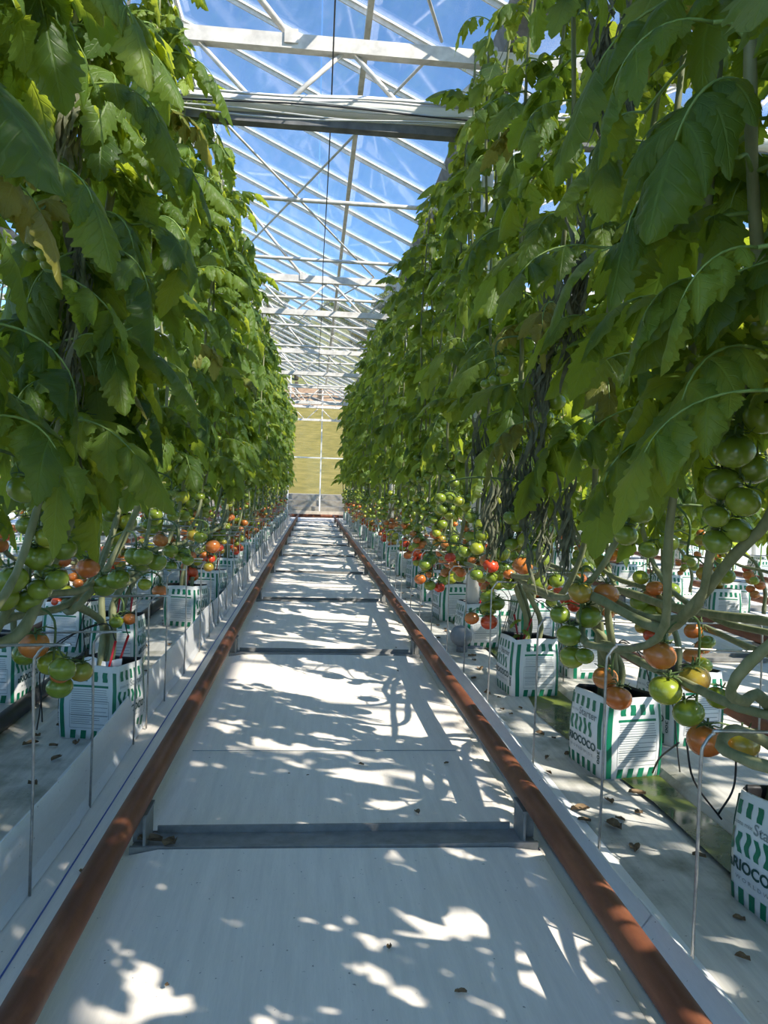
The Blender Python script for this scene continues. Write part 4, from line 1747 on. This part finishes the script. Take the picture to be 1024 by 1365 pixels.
G, Pg, T_, O_, Rd = 0, 1, 2, 3, 4
hero = [
    (1.62, [(940, 987, 26, O_), (989, 992, 24, T_), (918, 950, 22, G), (887, 920, 23, Pg), (880, 873, 23, O_), (926, 905, 22, T_), (958, 930, 18, G)]),
    (2.02, [(822, 929, 19, O_), (809, 905, 18, O_)]),
    (2.0, [(766, 878, 18, Pg), (785, 822, 18, G), (757, 846, 17, G), (748, 820, 14, G), (808, 792, 18, O_), (774, 790, 17, T_), (776, 872, 13, G)]),
    (2.6, [(697, 754, 14, O_), (718, 778, 15, G), (741, 774, 11, G)]),
    (3.2, [(652, 829, 12, Rd), (629, 824, 10, O_)]),
    (2.9, [(643, 713, 10, Pg), (635, 731, 10, Pg), (620, 736, 9, G)]),
    (3.3, [(600, 743, 8, Rd), (586, 783, 8, Rd), (574, 746, 10, G), (566, 752, 9, G), (560, 772, 8, O_), (573, 780, 8, G)]),
    (2.9, [(654, 754, 11, Rd), (678, 765, 8, O_), (656, 770, 9, G), (635, 766, 9, G), (678, 778, 10, G)]),
    (1.9, [(797, 229, 12, G), (779, 243, 12, G), (793, 247, 9, Pg), (780, 266, 10, G)]),
    (2.3, [(668, 480, 9, G), (671, 494, 9, Pg), (660, 508, 9, G), (648, 512, 8, G)]),
    (2.2, [(745, 451, 11, G), (722, 463, 9, G), (724, 480, 9, G), (742, 481, 9, G), (765, 470, 9, G)]),
    (1.75, [(890, 723, 15, G), (866, 733, 14, G), (968, 768, 13, G), (940, 765, 12, T_)]),
    (1.9, [(975, 708, 14, G), (962, 725, 12, G), (936, 712, 8, O_), (935, 720, 9, T_)]),
    (1.15, [(1006, 412, 20, Pg), (1022, 436, 22, G)]),
    (2.4, [(681, 690, 11, G), (690, 700, 11, G), (712, 647, 10, G), (682, 725, 10, G)]),
    (1.75, [(906, 1000, 1, G)]) if False else (2.6, [(600, 663, 9, G), (587, 664, 8, G), (611, 668, 8, Pg)]),
    (1.95, [(50, 857, 19, O_), (62, 888, 19, Pg), (94, 884, 17, G), (30, 874, 16, G), (104, 899, 15, T_), (78, 917, 17, G), (82, 898, 13, O_)]),
    (1.75, [(24, 770, 20, G), (7, 796, 20, G), (29, 804, 19, G), (76, 773, 15, G), (52, 744, 19, G), (52, 786, 16, G)]),
    (2.2, [(117, 757, 15, O_)]),
    (2.35, [(160, 771, 15, G), (138, 781, 17, G), (180, 742, 14, G), (196, 740, 13, G), (208, 750, 13, G), (186, 752, 13, G), (193, 779, 9, Pg)]),
    (3.0, [(213, 788, 10, O_)]),
    (2.6, [(155, 829, 9, G), (173, 825, 9, O_)]),
    (2.2, [(143, 617, 12, G), (164, 616, 10, G), (162, 645, 9, G), (156, 641, 9, G)]),
    (2.7, [(225, 672, 9, G), (231, 687, 9, G), (224, 659, 10, G)]),
    (3.2, [(229, 734, 10, G), (238, 742, 9, G), (228, 755, 8, G), (246, 737, 9, G), (214, 720, 10, O_), (252, 746, 8, G)]),
    (3.6, [(284, 728, 10, O_), (292, 730, 6, Rd), (280, 745, 7, Rd), (278, 756, 7, T_), (257, 714, 9, T_), (268, 716, 9, G)]),
    (1.45, [(32, 652, 21, G)]),
    (1.8, [(45, 316, 13, G), (40, 340, 10, G), (65, 352, 11, G), (58, 340, 9, G)]),
]
for i, (d, fr) in enumerate(hero):
    hero_cluster(d, fr, i)

# thick old stem lying over the hoops and rising close by, right
def custom_vine(base, pts, rad, label, group, nleaf, seed, r_leaf=1.1):
    root = empty('tomato_vine', base)
    tag(root, label, 'tomato vine', group)
    r = random.Random(seed)
    b = Vector(base)
    P = [p - b for p in crom(pts, 5)]
    mb = MB()
    n = len(P)
    mb.tube(P, [rad * (1 - 0.4 * i / n) * (1 + 0.09 * math.sin(i * 1.7)) for i in range(n)], 10)
    mb.build('stem', MAT['stem'], root, smooth=True)
    up = [p for p in P if p.z + b.z > 0.98]
    a = 1.0
    for k in range(nleaf):
        p = up[int((k + r.random() * .8) / nleaf * (len(up) - 1))]
        a += 2.4
        link('leaf', r.choice(LEAF_HI), root, p, (r.uniform(-.25, .25), r.uniform(-.3, .3), a), r.uniform(.75, 1.05) * r_leaf)
    VINES.append(root)
    VPATH[root.name] = [p + b for p in P]
    return root


custom_vine((0.935, 2.29, 0.19), [(0.935, 2.29, 0.16), (0.93, 2.30, 0.36), (0.86, 2.18, 0.50), at(790, 795, 2.0), at(880, 838, 1.72), at(925, 805, 1.55), at(975, 745, 1.42), at(1035, 672, 1.30), at(1045, 520, 1.2), at(1010, 330, 1.15), at(1000, 60, 1.1), at(1010, -250, 1.1)],
            0.0145, 'thick-stemmed tomato vine bending over the hoops from the tomato-rimmed bag', GRP['R1'], 16, 5, 1.2)
custom_vine((1.27, 3.2, 0.21), [(1.27, 3.2, 0.18), (1.25, 3.1, 0.42), (1.16, 2.7, 0.50), (1.10, 2.2, 0.52), (1.13, 1.8, 0.55), (1.14, 1.45, 0.60), (1.08, 1.2, 0.85), (0.98, 1.1, 1.4), (0.95, 1.0, 2.2), (0.95, 1.0, 2.8)],
            0.015, 'thick-stemmed tomato vine crossing from the back row of the algae bed', GRP['R2'], 14, 6)
custom_vine((-0.88, 1.86, 0.19), [(-0.88, 1.86, 0.16), (-0.86, 1.80, 0.36), (-0.80, 1.72, 0.47), at(20, 850, 1.75), at(62, 770, 1.85), at(95, 690, 1.95), at(128, 620, 2.05), at(112, 520, 2.1), at(96, 420, 2.1), at(130, 330, 2.15), at(150, 240, 2.2), at(150, 60, 2.25), at(160, -60, 2.3)],
            0.0155, 'thick pale-stemmed tomato vine rooted beside the black drain pipe', GRP['L1'], 16, 8)
custom_vine((-0.685, 2.62, 0.19), [(-0.685, 2.62, 0.16), (-0.69, 2.6, 0.36), (-0.75, 2.4, 0.47), at(95, 815, 2.3), at(135, 770, 2.4), at(178, 690, 2.5), at(190, 640, 2.6), at(196, 520, 2.7), at(200, 300, 2.8), at(205, 90, 2.9)],
            0.0135, 'thick-stemmed tomato vine rooted in the sunlit bag with white flap', GRP['L1'], 14, 9)

# large leaves leaning into the aisle close by
HERO_HI = [leaf_mesh(900 + i, True, LM, 0.42, 1.0, e0, e1) for i, (e0, e1) in enumerate(((10, -75), (-5, -85), (20, -95), (0, -60)))]
HERO_Y = [leaf_mesh(920 + i, True, LY, 0.40, 1.0, 5, -80) for i in range(2)]
for i, (px, py, d, az, sc, me) in enumerate([
        (950, 30, 1.10, 100, .72, HERO_HI[0]), (985, 210, 1.05, 80, .75, HERO_HI[1]), (975, 380, 1.15, 95, .70, HERO_Y[0]), (905, 590, 1.35, 105, .78, HERO_HI[2]),
        (1020, 520, 1.05, 75, .75, HERO_HI[3]), (915, 400, 1.30, 120, .66, HERO_HI[0]), (1000, 120, 1.25, 60, .72, HERO_HI[2]), (860, 150, 1.5, 110, .75, HERO_HI[1]),
        (800, 330, 1.7, 90, .8, HERO_HI[3]), (1010, 330, 1.0, 110, .62, HERO_Y[1]),
        (40, -60, 1.25, -75, .75, HERO_Y[1]), (-20, 220, 1.15, -95, .72, HERO_HI[0]), (-10, 430, 1.25, -85, .72, HERO_HI[1]), (-25, 560, 1.25, -100, .72, HERO_HI[2]), (60, 360, 1.7, -70, .8, HERO_HI[3]), (100, 120, 1.7, -95, .8, HERO_HI[0]), (170, 300, 2.1, -90, .9, HERO_HI[2])]):
    p = at(px, py, d)
    root, q = min(((v_, q_) for v_ in VINES for q_ in VPATH[v_.name]), key=lambda w: (w[1] - p).length)
    link('leaf', me, root, p - root.location, (R(rv.uniform(-12, 12)), R(rv.uniform(-18, 18)), R(az)), sc)
    mb = MB()
    c0 = root.location
    mb.tube(crom([q - c0, (q * 0.5 + p * 0.5) - c0 + Vector((0, 0, 0.015)), p - c0], 4), 0.0036, 6)
    mb.build('leaf_stalk', MAT['stem_green'], root, smooth=True)

# withered leaf strands hanging by the vines
for i, (px, py, d, sc) in enumerate([(745, 270, 2.0, 1.1), (738, 330, 2.0, 1.0), (775, -20, 1.8, 1.0), (806, -30, 1.6, 0.9), (722, 370, 2.2, 1.2), (716, 470, 2.2, 1.1), (700, 560, 2.2, 1.1), (668, 560, 2.5, 1.2), (742, 620, 2.1, 1.0), (725, 610, 2.3, 1.1),
                                  (95, 60, 1.9, 1.0), (105, 260, 1.9, 1.1), (92, 350, 2.0, 1.0), (88, 430, 1.8, 0.9), (650, 600, 2.8, 1.2), (620, 540, 3.2, 1.2)]):
    p = at(px, py, d)
    root, q = min(((v_, q_) for v_ in VINES for q_ in VPATH[v_.name]), key=lambda w: (w[1] - p).length)
    link('withered_leaf', WITH[i % 4], root, (p * 0.7 + q * 0.3) - root.location, (0, 0, i * 1.3), sc)

# fresh sprouts low on the stem in one kerb-side bag
sv = next(v_ for v_ in VINES if 'green sprouts' in v_['label'])
for k in range(5):
    link('sprout', LEAF_HIY[k % 5], sv, (0.008 * math.cos(k * 1.9), 0.008 * math.sin(k * 1.9), 0.04 + 0.022 * k), (0.2, 0, k * 1.9), 0.22)

# yellow flowers near the tops
mb = MB()
for k in range(5):
    a = 2 * math.pi * k / 5
    b = len(mb.v)
    c, s_ = math.cos(a), math.sin(a)
    mb.v += [(0.002 * c, 0.002 * s_, 0), (0.007 * c - 0.003 * s_, 0.007 * s_ + 0.003 * c, 0.001), (0.015 * c, 0.015 * s_, 0.005), (0.007 * c + 0.003 * s_, 0.007 * s_ - 0.003 * c, 0.001)]
    mb.face((b, b + 1, b + 2, b + 3))
FLOWER = mb.mesh('flower', MAT['flower'])
rf = random.Random(77)
for v_ in VINES:
    if v_.location.y < 5.5 and abs(v_.location.x) < 1.05 and v_.location.y > 0:
        P = VPATH[v_.name]
        for k in range(3):
            q = P[-1 - rf.randrange(5)]
            p = q + Vector((rf.uniform(-.09, .09), rf.uniform(-.09, .09), rf.uniform(-.05, .05)))
            link('flower', FLOWER, v_, p - v_.location, (rf.uniform(0, 3), rf.uniform(0, 3), 0))

# ------------------------------------------------------------------ drip stakes, hoses
rd = random.Random(9)
for i, (x, y, rz) in enumerate(BAGS_R[3:11] + BAGS_L[:7]):
    right = x > 0
    for k in range(2):
        px_, py_ = x + rd.uniform(-.05, .05), y + rd.uniform(-.05, .05)
        tx, ty = rd.uniform(-.04, .06), rd.uniform(-.03, .06)
        mb = MB()
        mb.tube([(0, 0, 0), (tx * 0.5, ty * 0.5, 0.07), (tx, ty, 0.15)], [0.0025, 0.004, 0.0045], 6)
        o = mb.build('drip_stake', MAT['redplastic'], smooth=True, loc=(px_, py_, 0.175))
        tag(o, 'red plastic drip stake pushed into a %s grow bag' % ('kerb-side' if right else 'film strip side'), 'drip stake', 'drip stakes in the %s bags' % ('kerb-side' if right else 'film strip side'))
        mb = MB()
        sx = 1.0 if right else -1.0
        pts = crom([(tx, ty, 0.15), (tx + sx * 0.05, ty + 0.03, 0.20 + rd.uniform(0, .04)), (sx * 0.16, ty + rd.uniform(-.12, .12), 0.12), (sx * 0.20 + rd.uniform(-.03, .03), rd.uniform(-.2, .2), -0.13)], 6)
        mb.tube(pts, 0.0022, 5)
        mb.build('drip_hose', MAT['black'], o, smooth=True)

# pair of black hoses arching near the algae channel
for i, (a_, b_, c_) in enumerate([((915, 985, 1.75), (925, 1040, 1.75), (962, 1092, 1.75)), ((982, 1000, 1.75), (978, 1050, 1.75), (958, 1085, 1.74)), ((905, 990, 1.78), (880, 1010, 1.9), (870, 1030, 2.0))]):
    mb = MB()
    p = [at(*a_), at(*b_), at(*c_)]
    p[2].z = max(p[2].z, 0.035)
    mb.tube(crom(p, 6), 0.0026, 6)
    tag(mb.build('drip_hose', MAT['black'], smooth=True), 'thin black drip hose looping down into the algae channel', 'hose', 'drip hoses by the algae channel')

# ------------------------------------------------------------------ fallen scraps
def scrap_mesh(seed):
    r = random.Random(seed)
    mb = MB()
    L, w = r.uniform(0.02, 0.04), r.uniform(0.006, 0.014)
    for j in range(5):
        t = j / 4
        ww = w * math.sin(math.pi * (0.1 + 0.8 * t))
        z = 0.004 + r.uniform(0, 0.006)
        mb.v += [(-ww, L * t, z + r.uniform(0, .005)), (0, L * t + r.uniform(-.004, .004), 0.001), (ww, L * t, z)]
    for j in range(4):
        for q in range(2):
            a = j * 3 + q
            mb.face((a, a + 1, a + 4, a + 3))
    return mb.mesh('leaf_scrap', MAT['dead'], False)


SCR = [scrap_mesh(i) for i in range(6)]
rs = random.Random(31)
for i in range(170):
    y = 0.9 + 7 * rs.random() ** 1.6
    x = rs.choice((rs.uniform(0.72, 0.98), rs.uniform(0.70, 0.98), rs.uniform(1.1, 1.35), rs.uniform(-0.92, -0.62), rs.uniform(-0.92, -0.62)))
    z = 0.0165 if abs(x) < 1.05 else 0.043
    o = link('leaf_scrap', SCR[i % 6], None, (x, y, z), (0, 0, rs.uniform(0, 6)), rs.uniform(.5, 1.35))
    tag(o, 'crumpled brown leaf scrap lying on the %s' % ('algae bed sheet' if x > 0 else 'bed sheet behind the film strip'), 'leaf scrap', 'fallen leaf scraps on the %s' % ('algae bed' if x > 0 else 'film strip bed'))
for i in range(26):
    y = 0.9 + 7 * rs.random() ** 1.5
    x = rs.uniform(-0.34, 0.5) if i % 3 else rs.uniform(-0.54, -0.42)
    o = link('leaf_scrap', SCR[i % 6], None, (x, y, 0.012 if x > -0.34 else 0.002), (0, 0, rs.uniform(0, 6)), rs.uniform(.25, .6))
    tag(o, 'tiny brown leaf scrap on the white aisle floor', 'leaf scrap', 'fallen leaf scraps on the aisle floor')
for k, (px, py) in enumerate(((218, 1133), (236, 1131))):
    p = at(px, py, 1.77)
    o = link('leaf_scrap', SCR[k], None, (p.x, 1.75, 0.02), (0, 0, 1.4 + k), 1.5)
    tag(o, 'curled tan dead leaf on the rail support crossbar', 'leaf scrap', 'dead leaves on the crossbar')
